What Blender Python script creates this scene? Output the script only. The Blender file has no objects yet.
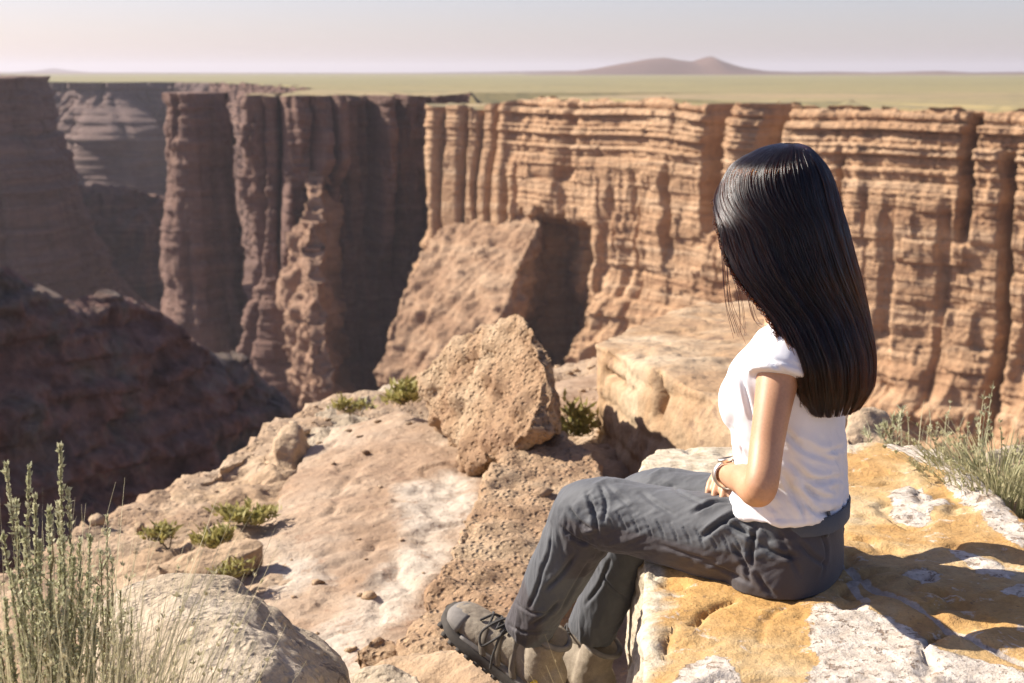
import bpy, bmesh, math, random
import numpy as np
from mathutils import Vector, Matrix, Euler
from mathutils.bvhtree import BVHTree
random.seed(7)
rng = np.random.default_rng(11)
scene = bpy.context.scene
COL = scene.collection
W, H = 1024, 683
FPX = 1422.0
HOR = 72.0
EYE = 0.98
PITCH = math.atan((H/2-HOR)/FPX)
cp, sp = math.cos(PITCH), math.sin(PITCH)

# ------------------------------------------------------------ camera geometry
def ray(px, py):
    u = (px-W/2)/FPX; v = -(py-H/2)/FPX
    return np.array([u, cp+v*sp, -sp+v*cp])
def U(px, py, Y):
    d = ray(px, py); t = Y/d[1]
    return np.array([d[0]*t, Y, EYE+d[2]*t])
def UZ(px, py, z):
    d = ray(px, py); t = (z-EYE)/d[2]
    return np.array([d[0]*t, d[1]*t, z])
def project(P):
    P = np.asarray(P, float)
    x = P[..., 0]; y = P[..., 1]; z = P[..., 2]-EYE
    dep = y*cp-z*sp; up = y*sp+z*cp
    return W/2+FPX*x/dep, H/2-FPX*up/dep

# ------------------------------------------------------------ noise
_r = np.random.default_rng(5)
PERM = np.concatenate([_r.permutation(256)]*3).astype(np.int64)
GRAD = _r.normal(size=(256, 3)); GRAD /= np.linalg.norm(GRAD, axis=1)[:, None]
def pn(p):
    p = np.asarray(p, float)
    i = np.floor(p).astype(np.int64); f = p-i; i &= 255
    w = f*f*f*(f*(f*6-15)+10)
    out = np.zeros(p.shape[:-1])
    for dx in (0, 1):
        wx = w[..., 0] if dx else 1-w[..., 0]
        for dy in (0, 1):
            wy = w[..., 1] if dy else 1-w[..., 1]
            for dz in (0, 1):
                wz = w[..., 2] if dz else 1-w[..., 2]
                h = PERM[PERM[PERM[i[..., 0]+dx]+i[..., 1]+dy & 255]+i[..., 2]+dz & 255]
                g = GRAD[h]
                d = g[..., 0]*(f[..., 0]-dx)+g[..., 1]*(f[..., 1]-dy)+g[..., 2]*(f[..., 2]-dz)
                out += wx*wy*wz*d
    return out*1.6
def fbm(p, octs=4, seed=0, ridged=False, gain=.5):
    p = np.asarray(p, float)+seed*17.37
    a = 1; s = 0; n = 0
    for k in range(octs):
        v = pn(p)
        if ridged: v = 1-2*np.abs(v)
        s = s+a*v; n += a; a *= gain; p = p*2.03+3.1
    return s/n
def smooth(a, b, x):
    t = np.clip((x-a)/(b-a), 0, 1); return t*t*(3-2*t)
def gauss(x, c, w): return np.exp(-((x-c)/w)**2)
def box(x, a, b, e): return smooth(a-e, a+e, x)*(1-smooth(b-e, b+e, x))
def h01(i, seed):
    i = np.asarray(i).astype(np.int64)
    v = (i*374761393+seed*668265263) & 0xffffffff
    v = ((v ^ (v >> 13))*1274126177) & 0xffffffff
    v = v ^ (v >> 16)
    return (v & 0xffff)/65535.0

# ------------------------------------------------------------ mesh helpers
def link(o, parent=None):
    COL.objects.link(o)
    if parent is not None:
        o.parent = parent
    return o
def mesh_np(name, V, F, mat=None, parent=None, smooth_shade=True, loc=None):
    """V (n,3) array, F list/array of faces (all in world coords); loc = base of a top-level thing"""
    me = bpy.data.meshes.new(name)
    V = np.asarray(V, float)
    if loc is not None: V = V-np.asarray(loc)
    if isinstance(F, np.ndarray) and F.ndim == 2:
        n, k = F.shape
        me.vertices.add(len(V)); me.vertices.foreach_set('co', V.astype(np.float32).ravel())
        me.loops.add(n*k); me.loops.foreach_set('vertex_index', F.astype(np.int32).ravel())
        me.polygons.add(n)
        me.polygons.foreach_set('loop_start', np.arange(0, n*k, k, dtype=np.int32))
        me.update(calc_edges=True); me.validate()
    else:
        me.from_pydata([tuple(v) for v in V], [], [tuple(int(i) for i in f) for f in F]); me.update()
    if smooth_shade: me.polygons.foreach_set('use_smooth', np.ones(len(me.polygons), bool))
    if mat: me.materials.append(mat)
    o = bpy.data.objects.new(name, me)
    if loc is not None: o.location = loc
    link(o, parent)
    if parent is not None and loc is None: o.matrix_parent_inverse = Matrix.Translation(parent.location).inverted()
    return o
def empty(name, loc):
    o = bpy.data.objects.new(name, None); o.location = loc; o.empty_display_size = .1
    return link(o)
def tag(o, label=None, cat=None, group=None, kind=None):
    if label: o['label'] = label
    if cat: o['category'] = cat
    if group: o['group'] = group
    if kind: o['kind'] = kind
    return o
def verts_of(me):
    a = np.empty(len(me.vertices)*3, np.float32); me.vertices.foreach_get('co', a); return a.reshape(-1, 3).astype(float)
def normals_of(me):
    a = np.empty(len(me.vertices)*3, np.float32); me.vertex_normals.foreach_get('vector', a) if hasattr(me, 'vertex_normals') else me.vertices.foreach_get('normal', a)
    return a.reshape(-1, 3).astype(float)
def set_verts(me, V):
    me.vertices.foreach_set('co', V.astype(np.float32).ravel()); me.update()
def edges_of(me):
    a = np.empty(len(me.edges)*2, np.int32); me.edges.foreach_get('vertices', a); return a.reshape(-1, 2)
def relax(me, n, lam=.5, mask=None):
    V = verts_of(me); E = edges_of(me)
    cnt = np.bincount(E.ravel(), minlength=len(V)).astype(float)[:, None]; cnt[cnt == 0] = 1
    for _ in range(n):
        S = np.zeros_like(V)
        for c in range(3):
            S[:, c] = np.bincount(E[:, 0], V[E[:, 1], c], len(V))+np.bincount(E[:, 1], V[E[:, 0], c], len(V))
        D = lam*(S/cnt-V)
        V = V+(D if mask is None else D*mask[:, None])
    set_verts(me, V)
def smooth_attr(me, a, n):
    E = edges_of(me); cnt = np.bincount(E.ravel(), minlength=len(a)).astype(float); cnt[cnt == 0] = 1
    for _ in range(n):
        S = np.bincount(E[:, 0], a[E[:, 1]], len(a))+np.bincount(E[:, 1], a[E[:, 0]], len(a))
        a = .5*a+.5*S/cnt
    return a
def set_attr(me, name, a):
    at = me.attributes.new(name, 'FLOAT', 'POINT'); at.data.foreach_set('value', np.asarray(a, np.float32))
def get_attr(me, name):
    a = np.empty(len(me.vertices), np.float32); me.attributes[name].data.foreach_get('value', a); return a
def voxel(me, size):
    o = bpy.data.objects.new('tmp', me); COL.objects.link(o)
    m = o.modifiers.new('r', 'REMESH'); m.mode = 'VOXEL'; m.voxel_size = size; m.adaptivity = 0
    dg = bpy.context.evaluated_depsgraph_get(); dg.update()
    ev = o.evaluated_get(dg)
    out = bpy.data.meshes.new_from_object(ev)
    bpy.data.objects.remove(o); bpy.data.meshes.remove(me)
    out.polygons.foreach_set('use_smooth', np.ones(len(out.polygons), bool))
    return out
def bm_mesh(bm, name='m'):
    me = bpy.data.meshes.new(name); bm.to_mesh(me); bm.free(); return me
def hull_mesh(pts):
    bm = bmesh.new()
    for p in pts: bm.verts.new(tuple(p))
    r = bmesh.ops.convex_hull(bm, input=bm.verts)
    junk = [g for g in r['geom_interior'] if isinstance(g, bmesh.types.BMVert)]
    if junk: bmesh.ops.delete(bm, geom=junk, context='VERTS')
    bmesh.ops.recalc_face_normals(bm, faces=bm.faces)
    return bm_mesh(bm)
class Geo:
    """collects closed shapes in one vertex/face list"""
    def __init__(s): s.V = []; s.F = []; s.n = 0
    def add(s, V, F):
        V = np.asarray(V, float)
        s.V.append(V); s.F += [tuple(i+s.n for i in f) for f in F]; s.n += len(V)
    def loft(s, rings, cap=True):
        R = np.array(rings); m, k = R.shape[:2]
        F = []
        for i in range(m-1):
            for j in range(k):
                F.append((i*k+j, i*k+(j+1) % k, (i+1)*k+(j+1) % k, (i+1)*k+j))
        V = R.reshape(-1, 3)
        if cap:
            V = np.vstack([V, R[0].mean(0), R[-1].mean(0)]); a, b = m*k, m*k+1
            for j in range(k):
                F.append((a, (j+1) % k, j)); F.append((b, (m-1)*k+j, (m-1)*k+(j+1) % k))
        s.add(V, F)
    def tube(s, pts, rad, k=16, sub=6, ref=(0, 0, 1), round_ends=True):
        """smooth tube; rad = list of r or (r_side, r_up)"""
        pts = np.array(pts, float); rad = np.array([(r, r) if np.isscalar(r) else r for r in rad], float)
        P = crv(pts, sub) if sub > 1 else pts
        Rr = crv(rad, sub) if sub > 1 else rad
        T = np.gradient(P, axis=0); T /= np.linalg.norm(T, axis=1)[:, None]+1e-12
        ref = np.array(ref, float)
        rings = []
        th = np.linspace(0, 2*math.pi, k, endpoint=False)
        sd = None
        for p, t, r in zip(P, T, Rr):
            if sd is None: sd = np.cross(t, ref)
            sd = sd-t*np.dot(sd, t)
            if np.linalg.norm(sd) < 1e-6: sd = np.cross(t, [1, 0, 0.3])
            sd /= np.linalg.norm(sd); up = np.cross(sd, t)
            rings.append(p+np.outer(np.cos(th), sd)*r[0]+np.outer(np.sin(th), up)*r[1])
        if round_ends:
            a = [rings[0].mean(0)*(1-q)+rings[0]*q-T[0]*Rr[0].mean()*math.sqrt(1-q*q)*.9 for q in (.35, .75, .94)]
            b = [rings[-1].mean(0)*(1-q)+rings[-1]*q+T[-1]*Rr[-1].mean()*math.sqrt(1-q*q)*.9 for q in (.94, .75, .35)]
            rings = a+rings+b
        s.loft(rings)
    def ball(s, c, r, rot=None, nu=20, nv=12):
        th = np.linspace(0, 2*math.pi, nu, endpoint=False)
        rings = []
        for v in np.linspace(.06, math.pi-.06, nv):
            q = np.stack([np.sin(v)*np.cos(th), np.sin(v)*np.sin(th), np.full(nu, np.cos(v))], 1)*np.array(r)
            if rot is not None: q = q @ np.array(rot).T
            rings.append(q+np.array(c))
        s.loft(rings)
    def mesh(s, name='m'):
        me = bpy.data.meshes.new(name); me.from_pydata([tuple(v) for v in np.vstack(s.V)], [], s.F)
        bm = bmesh.new(); bm.from_mesh(me); bmesh.ops.recalc_face_normals(bm, faces=bm.faces); bm.to_mesh(me); bm.free()
        me.polygons.foreach_set('use_smooth', np.ones(len(me.polygons), bool))
        return me
def crv(P, sub):
    """Catmull-Rom through the rows of P"""
    P = np.array(P, float); n = len(P)
    if n < 3: return np.array([P[0]*(1-t)+P[-1]*t for t in np.linspace(0, 1, sub+1)])
    Q = np.vstack([2*P[0]-P[1], P, 2*P[-1]-P[-2]]); out = []
    for i in range(n-1):
        a, b, c, d = Q[i:i+4]
        for t in np.linspace(0, 1, sub, endpoint=False):
            out.append(.5*((2*b)+(-a+c)*t+(2*a-5*b+4*c-d)*t*t+(-a+3*b-3*c+d)*t**3))
    out.append(P[-1]); return np.array(out)
def obj(name, me, mat=None, parent=None, loc=None):
    me.name = name
    if loc is not None:
        set_verts(me, verts_of(me)-np.asarray(loc))
    if mat:
        me.materials.clear(); me.materials.append(mat)
    o = bpy.data.objects.new(name, me)
    if loc is not None: o.location = loc
    link(o, parent)
    if parent is not None and loc is None: o.matrix_parent_inverse = Matrix.Translation(parent.location).inverted()
    return o

# ------------------------------------------------------------ material helpers
class Mat:
    def __init__(s, name):
        s.m = bpy.data.materials.new(name); s.m.use_nodes = True
        s.t = s.m.node_tree; s.t.nodes.clear()
        s.out = s.t.nodes.new('ShaderNodeOutputMaterial')
        s._pos = None
    def n(s, typ, ins=None, **kw):
        nd = s.t.nodes.new('ShaderNode'+typ)
        for k, v in kw.items(): setattr(nd, k, v)
        for k, v in (ins or {}).items():
            sock = nd.inputs[k]
            if hasattr(v, 'is_output'): s.t.links.new(v, sock)
            else: sock.default_value = v
        return nd
    def pos(s):
        if s._pos is None: s._pos = s.n('NewGeometry').outputs['Position']
        return s._pos
    def mapping(s, scale, vec=None, loc=(0, 0, 0)):
        return s.n('Mapping', {'Vector': vec or s.pos(), 'Scale': scale, 'Location': loc}).outputs[0]
    def noise(s, scale, detail=5, rough=.55, vec=None, dist=0):
        return s.n('TexNoise', {'Vector': vec or s.pos(), 'Scale': scale, 'Detail': detail, 'Roughness': rough, 'Distortion': dist}).outputs['Fac']
    def voro(s, scale, vec=None, feature='F1', out='Distance'):
        return s.n('TexVoronoi', {'Vector': vec or s.pos(), 'Scale': scale}, feature=feature).outputs[out]
    def ramp(s, fac, stops, interp='LINEAR'):
        r = s.n('ValToRGB', {'Fac': fac}); e = r.color_ramp; e.interpolation = interp
        while len(e.elements) < len(stops): e.elements.new(.5)
        for el, (p, c) in zip(e.elements, stops):
            el.position = p; el.color = (c, c, c, 1) if np.isscalar(c) else (*c, 1)
        return r.outputs['Color']
    def math(s, op, a, b=0.0, c=None, clamp=False):
        ins = {0: a, 1: b}
        if c is not None: ins[2] = c
        return s.n('Math', ins, operation=op, use_clamp=clamp).outputs[0]
    def mix(s, fac, a, b, mode='MIX'):
        nd = s.t.nodes.new('ShaderNodeMix'); nd.data_type = 'RGBA'; nd.blend_type = mode
        for sock, v in ((nd.inputs[0], fac), (nd.inputs[6], a), (nd.inputs[7], b)):
            if hasattr(v, 'is_output'): s.t.links.new(v, sock)
            elif np.isscalar(v): sock.default_value = v
            else: sock.default_value = (*v, 1) if len(v) == 3 else v
        return nd.outputs[2]
    def attr(s, name): return s.n('Attribute', attribute_name=name).outputs['Fac']
    def bump(s, h, strength, dist, normal=None):
        ins = {'Height': h, 'Strength': strength, 'Distance': dist}
        if normal: ins['Normal'] = normal
        return s.n('Bump', ins).outputs[0]
    def finish(s, col, rough=.9, normal=None, **extra):
        ins = {'Base Color': col if hasattr(col, 'is_output') else (*col, 1), 'Roughness': rough}
        if normal: ins['Normal'] = normal
        ins.update(extra)
        b = s.n('BsdfPrincipled', ins)
        s.t.links.new(b.outputs[0], s.out.inputs[0]); return s.m
def flat(name, col, rough=.6, **extra):
    m = Mat(name); v = m.noise(60, 3)
    c = m.mix(m.ramp(v, [(.3, 0), (.7, 1)]), tuple(x*.8 for x in col), tuple(min(1, x*1.15) for x in col))
    return m.finish(c, rough, **extra)
# ============================================================ world, sun, camera
SUN_EL = math.radians(37); SUN_AZ = 18.0      # degrees beyond the left
to_sun = Vector((-math.cos(math.radians(SUN_AZ))*math.cos(SUN_EL), math.sin(math.radians(SUN_AZ))*math.cos(SUN_EL), math.sin(SUN_EL)))
world = bpy.data.worlds.new('World'); scene.world = world; world.use_nodes = True
wt = world.node_tree; wt.nodes.clear()
sky = wt.nodes.new('ShaderNodeTexSky'); sky.sky_type = 'NISHITA'; sky.sun_disc = False
sky.sun_elevation = SUN_EL
sky.sun_rotation = math.atan2(to_sun.x, to_sun.y)
sky.air_density = 1.0; sky.dust_density = 3.0; sky.ozone_density = 1.0; sky.altitude = 1500
bg = wt.nodes.new('ShaderNodeBackground'); bg.inputs[1].default_value = .070
wo = wt.nodes.new('ShaderNodeOutputWorld')
tint = wt.nodes.new('ShaderNodeMix'); tint.data_type = 'RGBA'; tint.blend_type = 'MULTIPLY'; tint.inputs[0].default_value = 1
tint.inputs[7].default_value = (1.07, .94, 1.06, 1)
wt.links.new(sky.outputs[0], tint.inputs[6]); wt.links.new(tint.outputs[2], bg.inputs[0]); wt.links.new(bg.outputs[0], wo.inputs[0])
sl = bpy.data.lights.new('sun', 'SUN'); sl.energy = 5.0; sl.angle = math.radians(.53); sl.color = (1, .93, .83)
so = link(bpy.data.objects.new('sun', sl)); so.rotation_euler = to_sun.to_track_quat('Z', 'Y').to_euler()
cam = bpy.data.cameras.new('camera'); co = link(bpy.data.objects.new('camera', cam))
cam.sensor_width = 36; cam.lens = FPX/W*36; cam.clip_start = .05; cam.clip_end = 60000
co.location = (0, 0, EYE); co.rotation_euler = (math.pi/2-PITCH, 0, 0)
cam.dof.use_dof = True; cam.dof.focus_distance = 2.72; cam.dof.aperture_fstop = 7.0
scene.camera = co
vs = scene.view_settings; vs.view_transform = 'Standard'; vs.look = 'None'; vs.gamma = 1; vs.use_curve_mapping = False; vs.exposure = 0.92
scene.cycles.use_denoising = True
scene.cycles.max_bounces = 6; scene.cycles.diffuse_bounces = 2; scene.cycles.volume_bounces = 0
scene.cycles.volume_max_steps = 64

# ============================================================ canyon
def inpoly(P, poly):
    x, y = P[:, 0], P[:, 1]; r = np.zeros(len(P), bool); n = len(poly)
    for i in range(n):
        (x1, y1), (x2, y2) = poly[i], poly[(i+1) % n]
        c = ((y1 > y) != (y2 > y)) & (x < (x2-x1)*(y-y1)/(y2-y1+1e-12)+x1)
        r ^= c
    return r
ZP = -5.0
def cliff_mat(name, c_lo, c_mid, c_hi, band, streak):
    m = Mat(name)
    warp = m.noise(.03, 3)
    p = m.n('SeparateXYZ', {0: m.pos()})
    z = m.math('ADD', p.outputs[2], m.math('MULTIPLY', warp, 7.0))
    v1 = m.n('CombineXYZ', {0: m.math('MULTIPLY', p.outputs[0], .02), 1: m.math('MULTIPLY', p.outputs[1], .02), 2: m.math('MULTIPLY', z, .42)}).outputs[0]
    b1 = m.noise(1.0, 6, .62, v1)
    v2 = m.n('CombineXYZ', {0: m.math('MULTIPLY', p.outputs[0], .32), 1: m.math('MULTIPLY', p.outputs[1], .32), 2: m.math('MULTIPLY', z, .035)}).outputs[0]
    b2 = m.noise(1.0, 5, .6, v2)
    base = m.ramp(b1, [(.28, c_lo), (.5, c_mid), (.72, c_hi)])
    big = m.noise(.05, 4)
    base = m.mix(m.math('MULTIPLY', m.ramp(big, [(.4, 0), (.65, 1)]), band), base, c_lo)
    base = m.mix(m.math('MULTIPLY', m.ramp(b2, [(.5, 0), (.72, 1)]), streak), base, tuple(x*.5 for x in c_lo))
    fine = m.noise(.8, 5, .65)
    base = m.mix(.35, base, m.ramp(fine, [(.3, .25), (.7, 1.0)]), 'MULTIPLY')
    h = m.math('ADD', m.math('MULTIPLY', b1, .8), m.math('ADD', m.math('MULTIPLY', fine, .8), m.math('MULTIPLY', b2, .5)))
    return m.finish(base, .95, m.bump(h, .8, 1.4))
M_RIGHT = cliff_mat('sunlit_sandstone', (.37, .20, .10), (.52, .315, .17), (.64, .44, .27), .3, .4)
M_RED_SHADE = cliff_mat('red_sandstone_shaded', (.13, .068, .05), (.21, .115, .08), (.29, .175, .12), .4, .4)  # red rock, its colour lowered further to deepen the shade on these walls
M_RED2 = cliff_mat('buttress_sandstone', (.25, .14, .085), (.37, .22, .135), (.47, .30, .19), .4, .3)
M_RAMP = cliff_mat('ramp_sandstone', (.29, .165, .09), (.42, .26, .15), (.53, .36, .225), .4, .5)
M_FAR_SHADE = cliff_mat('far_sandstone_shaded', (.12, .075, .062), (.17, .105, .085), (.22, .145, .115), .4, .3)  # shade of the far wall is worked into this dark base colour

def layers(z, s, seed, tmin, tmax, col):
    """blocky strata: returns -1..1 per (layer, block)"""
    r = np.random.default_rng(seed)
    b = np.cumsum(r.uniform(tmin, tmax, 400))-200*(tmin+tmax)/2*1.0
    b -= b[len(b)//2]
    k = np.searchsorted(b, z)
    k = np.clip(k, 1, len(b)-1)
    t = (z-b[k-1])/(b[k]-b[k-1])
    off = h01(k, seed)*2-1
    c = np.floor(s/col+h01(k, seed+1)*7)
    blk = h01(k*7919+c.astype(np.int64), seed+2)*2-1
    rnd = -(np.abs(2*t-1)**7)*.9
    return off, blk, rnd
def resample(path, stepk):
    P = crv(np.array(path, float), 40)
    d = np.r_[0, np.cumsum(np.linalg.norm(np.diff(P, axis=0), axis=1))]
    out = []; s = 0
    while s < d[-1]:
        p = np.array([np.interp(s, d, P[:, 0]), np.interp(s, d, P[:, 1])]); out.append((s, *p))
        s += max(.18, stepk*np.linalg.norm(p))
    return np.array(out)
def cliff(name, path, side, ztop, zbot, nrow, stepk, fo, mat, nwin=25, label=None):
    S = resample(path, stepk); s = S[:, 0]; P = S[:, 1:]
    ker = np.hanning(nwin); ker /= ker.sum()
    T = np.gradient(P, axis=0); T /= np.linalg.norm(T, axis=1)[:, None]+1e-9
    Tp = np.pad(T, ((nwin//2, nwin//2), (0, 0)), 'edge')
    T = np.stack([np.convolve(Tp[:, c], ker, 'valid') for c in (0, 1)], 1)[:len(P)]
    T /= np.linalg.norm(T, axis=1)[:, None]
    N = np.stack([T[:, 1], -T[:, 0]], 1)*side
    px, _ = project(np.column_stack([P, np.full(len(P), -10.)]))
    zt = ztop(s, px, P) if callable(ztop) else np.full(len(s), float(ztop))
    u = np.linspace(0, 1, nrow)**1.05
    Z = zt[:, None]+(zbot-zt[:, None])*u[None]
    SS = np.repeat(s[:, None], nrow, 1); PX = np.repeat(px[:, None], nrow, 1)
    X0 = np.repeat(P[:, 0][:, None], nrow, 1); Y0 = np.repeat(P[:, 1][:, None], nrow, 1)
    Dp = np.hypot(X0, Y0)
    PY = HOR+FPX*(EYE-Z)/Dp
    O = fo(SS, Z, PX, PY, X0, Y0)
    X = X0+N[:, 0][:, None]*O; Y = Y0+N[:, 1][:, None]*O
    V = np.stack([X, Y, Z], -1)
    m = len(s)
    idx = np.arange(m*nrow).reshape(m, nrow)
    F = np.stack([idx[:-1, :-1], idx[1:, :-1], idx[1:, 1:], idx[:-1, 1:]], -1).reshape(-1, 4)
    if side < 0: F = F[:, ::-1]
    o = mesh_np(name, V.reshape(-1, 3), F, mat)
    tag(o, label, None, None, 'structure')
    return V[:, 0, :2], zt

def rough(SS, Z, X, Y, seed, a_layer, a_block, a_fbm, a_fine, lay=(1.2, 4.5), col=7., vert=1.0):
    zw = Z+3.0*fbm(np.stack([X*.012, Y*.012, Z*0], -1), 2, seed)+.15*fbm(np.stack([X*.1, Y*.1, Z*.1], -1), 2, seed+4)
    sw = SS+2.5*fbm(np.stack([X*.06, Y*.06, Z*.06], -1), 2, seed+6)
    off, blk, rnd = layers(zw, sw, seed, lay[0], lay[1], col)
    off2, blk2, rnd2 = layers(zw+50, sw, seed+9, lay[0]*.3, lay[1]*.35, col*.45)
    o = a_layer*(off+rnd)+a_block*blk+.45*(a_layer*(off2+rnd2)+a_block*blk2)
    big, bb, _ = layers(zw+20, sw, seed+12, lay[1]*1.6, lay[1]*3.2, col*2.6)
    o = o+.55*a_block*bb+.7*a_layer*big
    o = o+a_fbm*fbm(np.stack([X*.03, Y*.03, Z*.03], -1), 4, seed+1)
    o = o+a_fine*fbm(np.stack([X*.3, Y*.3, Z*.3], -1), 3, seed+2)
    j = fbm(np.stack([X*.10, Y*.10, Z*.012], -1), 3, seed+3, ridged=True)
    o = o-vert*np.clip((j-.62)/.2, 0, 1)*2.2
    return o
def columns(px, edges, seed):
    """flat fronted towers parted by narrow slots; returns 0 (slot) .. 1 and a per tower offset"""
    e = np.array(edges, float); k = np.clip(np.searchsorted(e, px), 1, len(e)-1)
    t = (px-e[k-1])/(e[k]-e[k-1])
    return 1-np.abs(2*t-1)**5, h01(k, seed)*2-1

# --- right wall, running from beside us to the prow
def fo_right(s, z, px, py, X, Y):
    o = rough(s, z, X, Y, 3, .85, .45, 2.2, .28, lay=(.6, 3.2), col=9.5, vert=.30)
    massive = smooth(-17, -24, z+2*fbm(np.stack([X*.03, Y*.03, z*0], -1), 2, 77))
    o2 = rough(s, z, X, Y, 53, .30, .85, 3.4, .35, lay=(3, 9), col=6., vert=1.0)
    o = o*(1-.75*massive)+.75*massive*o2
    o -= 1.6*smooth(ZP-9, ZP, z)                      # weathered rim steps back
    # shaded chimneys and alcoves
    px0 = px; px = px+7*fbm(np.stack([z*.09, s*.02, z*0], -1), 3, 61)+2.5*(h01(np.floor(z/2.3), 62)-.5)
    o -= 20.0*box(px, 757, 780, 2)*box(py, 60, 192, 12)
    o -= 15.0*box(px, 704, 722, 2)*box(py, 60, 215, 20)
    o += 2.5*box(px, 733, 750, 4)*box(py, 60, 300, 14)
    o -= 14.0*box(px, 963, 976, 2)*box(py, 120, 225, 12)
    o -= 16*box(px, 1005, 1018, 2)*box(py, 160, 420, 25)
    o -= 2.5*box(px, 665, 672, 3)*box(py, 170, 250, 12)
    o -= 2.5*box(px, 835, 842, 3)*box(py, 150, 260, 12)
    o -= 2.5*gauss(px, 566, 6)*box(py, 100, 175, 10)
    px = px0
    # pillars at the prow
    cf, co_ = columns(px+2.5*np.sin(z*.15), [424, 441, 466, 479, 494, 509], 3)
    w = box(px, 427, 507, 3)*box(py, 98, 246, 5)
    o = o*(1-.6*w)+w*(5.0*cf+1.3*co_-3.6)
    # the lower ramp of rubble and the dark alcove beside it
    zs = np.interp(px, [380, 430, 520, 600, 700, 800, 1100], [-36, -37, -38, -42, -48, -50, -46])
    below = np.clip(zs+2.5*fbm(np.stack([X*.05, Y*.05, z*0], -1), 2, 8)-z, 0, None)
    lump = fbm(np.stack([X*.11, Y*.11, z*.11], -1), 4, 21, ridged=True)
    wr = 1-.45*smooth(560, 640, px)
    o += below*(.72-.45*box(px, 380, 530, 20))*wr+np.clip(below/10, 0, 1)*3.2*lump
    o -= np.clip(below*.75, 0, 22)*box(px, 512, 600, 6)*box(py, 200, 420, 8)+11*box(px+9*fbm(np.stack([z*.12, s*0, z*0], -1), 3, 78), 522, 586, 5)*box(py+34*fbm(np.stack([s*.14, s*0, z*0], -1), 3, 79)-.35*np.abs(px-550), 212, 420, 6)
    return o
A = [(190, 92), (150, 140), (112, 195), (84, 232), (66, 250), (50, 268), (36, 287), (18, 312), (-3, 343), (-14, 352), (-19.5, 357), (-17, 368), (-11, 382)]
def zt_right(s, px, P):
    z = np.full(len(s), ZP)-1.2*box(px, 400, 505, 8)+1.5*fbm(np.stack([P[:, 0]*.08, P[:, 1]*.08, s*0], -1), 4, 2)+.8*(h01(np.floor(s/3.1), 6)-.6)
    return z-1.6*box(px, 424, 502, 5)*h01(np.floor((px-430)/17.5), 4)
rimA, zA = cliff('canyon_wall', A, -1, zt_right, -92, 380, .0010, fo_right, M_RIGHT, 41)

# --- shaded wall behind the prow, pillars on its left end, then the side canyon
def fo_dark(s, z, px, py, X, Y):
    o = rough(s, z, X, Y, 5, .4, .7, 3.0, .7, col=6., vert=1.4)
    vis = 1-smooth(395, 440, Y)
    cf, co_ = columns(px+3*np.sin(z*.1), [240, 252, 279, 303, 322, 340, 372, 392, 430, 470], 8)
    o += vis*box(px, 238, 440, 4)*box(py, 70, 260, 40)*(9.0*cf+5.0*co_-6.0)+vis*7*box(px, 303, 340, 3)*box(py, 70, 170, 14)
    o += vis*np.clip(-52-z, 0, None)*.3
    return o
B = [(-11, 382), (-13, 392), (-30, 388), (-46, 380), (-58, 374), (-66.5, 374), (-70, 383), (-66, 400), (-64, 440), (-76, 520), (-108, 650), (-145, 760), (-172, 820)]
rimB, zB = cliff('canyon_wall', B, -1, lambda s, px, P: ZP+1.6*fbm(np.stack([P[:, 0]*.08, P[:, 1]*.08, s*0], -1), 4, 12), -112, 280, .0011, fo_dark, M_RED_SHADE, 31)

# --- far wall closing the view
def fo_far(s, z, px, py, X, Y):
    o = rough(s, z, X, Y, 7, 1.4, 1.2, 14, 1.5, lay=(3, 12), col=22, vert=3)
    o += np.clip(-10-z, 0, None)*.42
    o += 26*gauss(px, 118, 22)*smooth(-8, -40, z)+18*gauss(px, 62, 14)*smooth(-5, -30, z)
    return o
C = [(-172, 820), (-205, 868), (-240, 842), (-276, 872), (-336, 816), (-432, 808), (-560, 744)]
rimC, zC = cliff('canyon_wall', C, -1, ZP, -130, 150, .0013, fo_far, M_FAR_SHADE, 15)

# --- mesa standing free in the canyon
cx, cy = -88., 398.
def fo_mesa(s, z, px, py, X, Y):
    o = rough(s, z, X, Y, 9, .35, .5, 2.0, .5, vert=.8)
    o += np.clip(-8-z, 0, None)*.06+np.clip(-60-z, 0, None)*.25+1.2*h01(np.floor(np.arctan2(Y-cy, X-cx)*3.2), 5)-.6
    return o
ring = [(cx+8.2*math.cos(a)*(1+.12*math.sin(3*a+1)), cy+11*math.sin(a)) for a in np.linspace(0, -2*math.pi, 15)]
rimM, zM = cliff('mesa', ring, -1, -4.6, -112, 200, .0013, fo_mesa, M_RED_SHADE, 11)
Vm = np.column_stack([rimM, np.full(len(rimM), -4.6)])
mt = np.vstack([Vm, [[cx, cy, -4.2]]])
mesh_np('mesa_top', mt, [(len(Vm), i, i+1) for i in range(len(Vm)-1)], M_RED_SHADE)['kind'] = 'structure'

# --- dark cliff at the left border
def fo_left(s, z, px, py, X, Y):
    o = rough(s, z, X, Y, 12, 1.0, .9, 5, .9, vert=1.2)
    o += np.clip(-2-z, 0, None)*.10+np.clip(-20-z, 0, None)*.22+np.clip(-75-z, 0, None)*.5
    return o
D = [(-420, 420), (-300, 452), (-225, 470), (-188, 480), (-170, 492), (-168, 510), (-180, 560), (-230, 640), (-330, 720)]
rimD, zD = cliff('canyon_wall', D, 1, lambda s, px, P: -.7+.8*fbm(np.stack([P[:, 0]*.05, P[:, 1]*.05, s*0], -1), 2, 5), -118, 200, .0012, fo_left, M_RED_SHADE, 25)
Vd = np.column_stack([rimD, zD]); k = len(Vd)
back = Vd+np.array([-260, 60, 1.5])
mesh_np('plateau', np.vstack([Vd, back]), [(i, i+1, k+i+1, k+i) for i in range(k-1)], M_RED_SHADE)['kind'] = 'structure'

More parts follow.
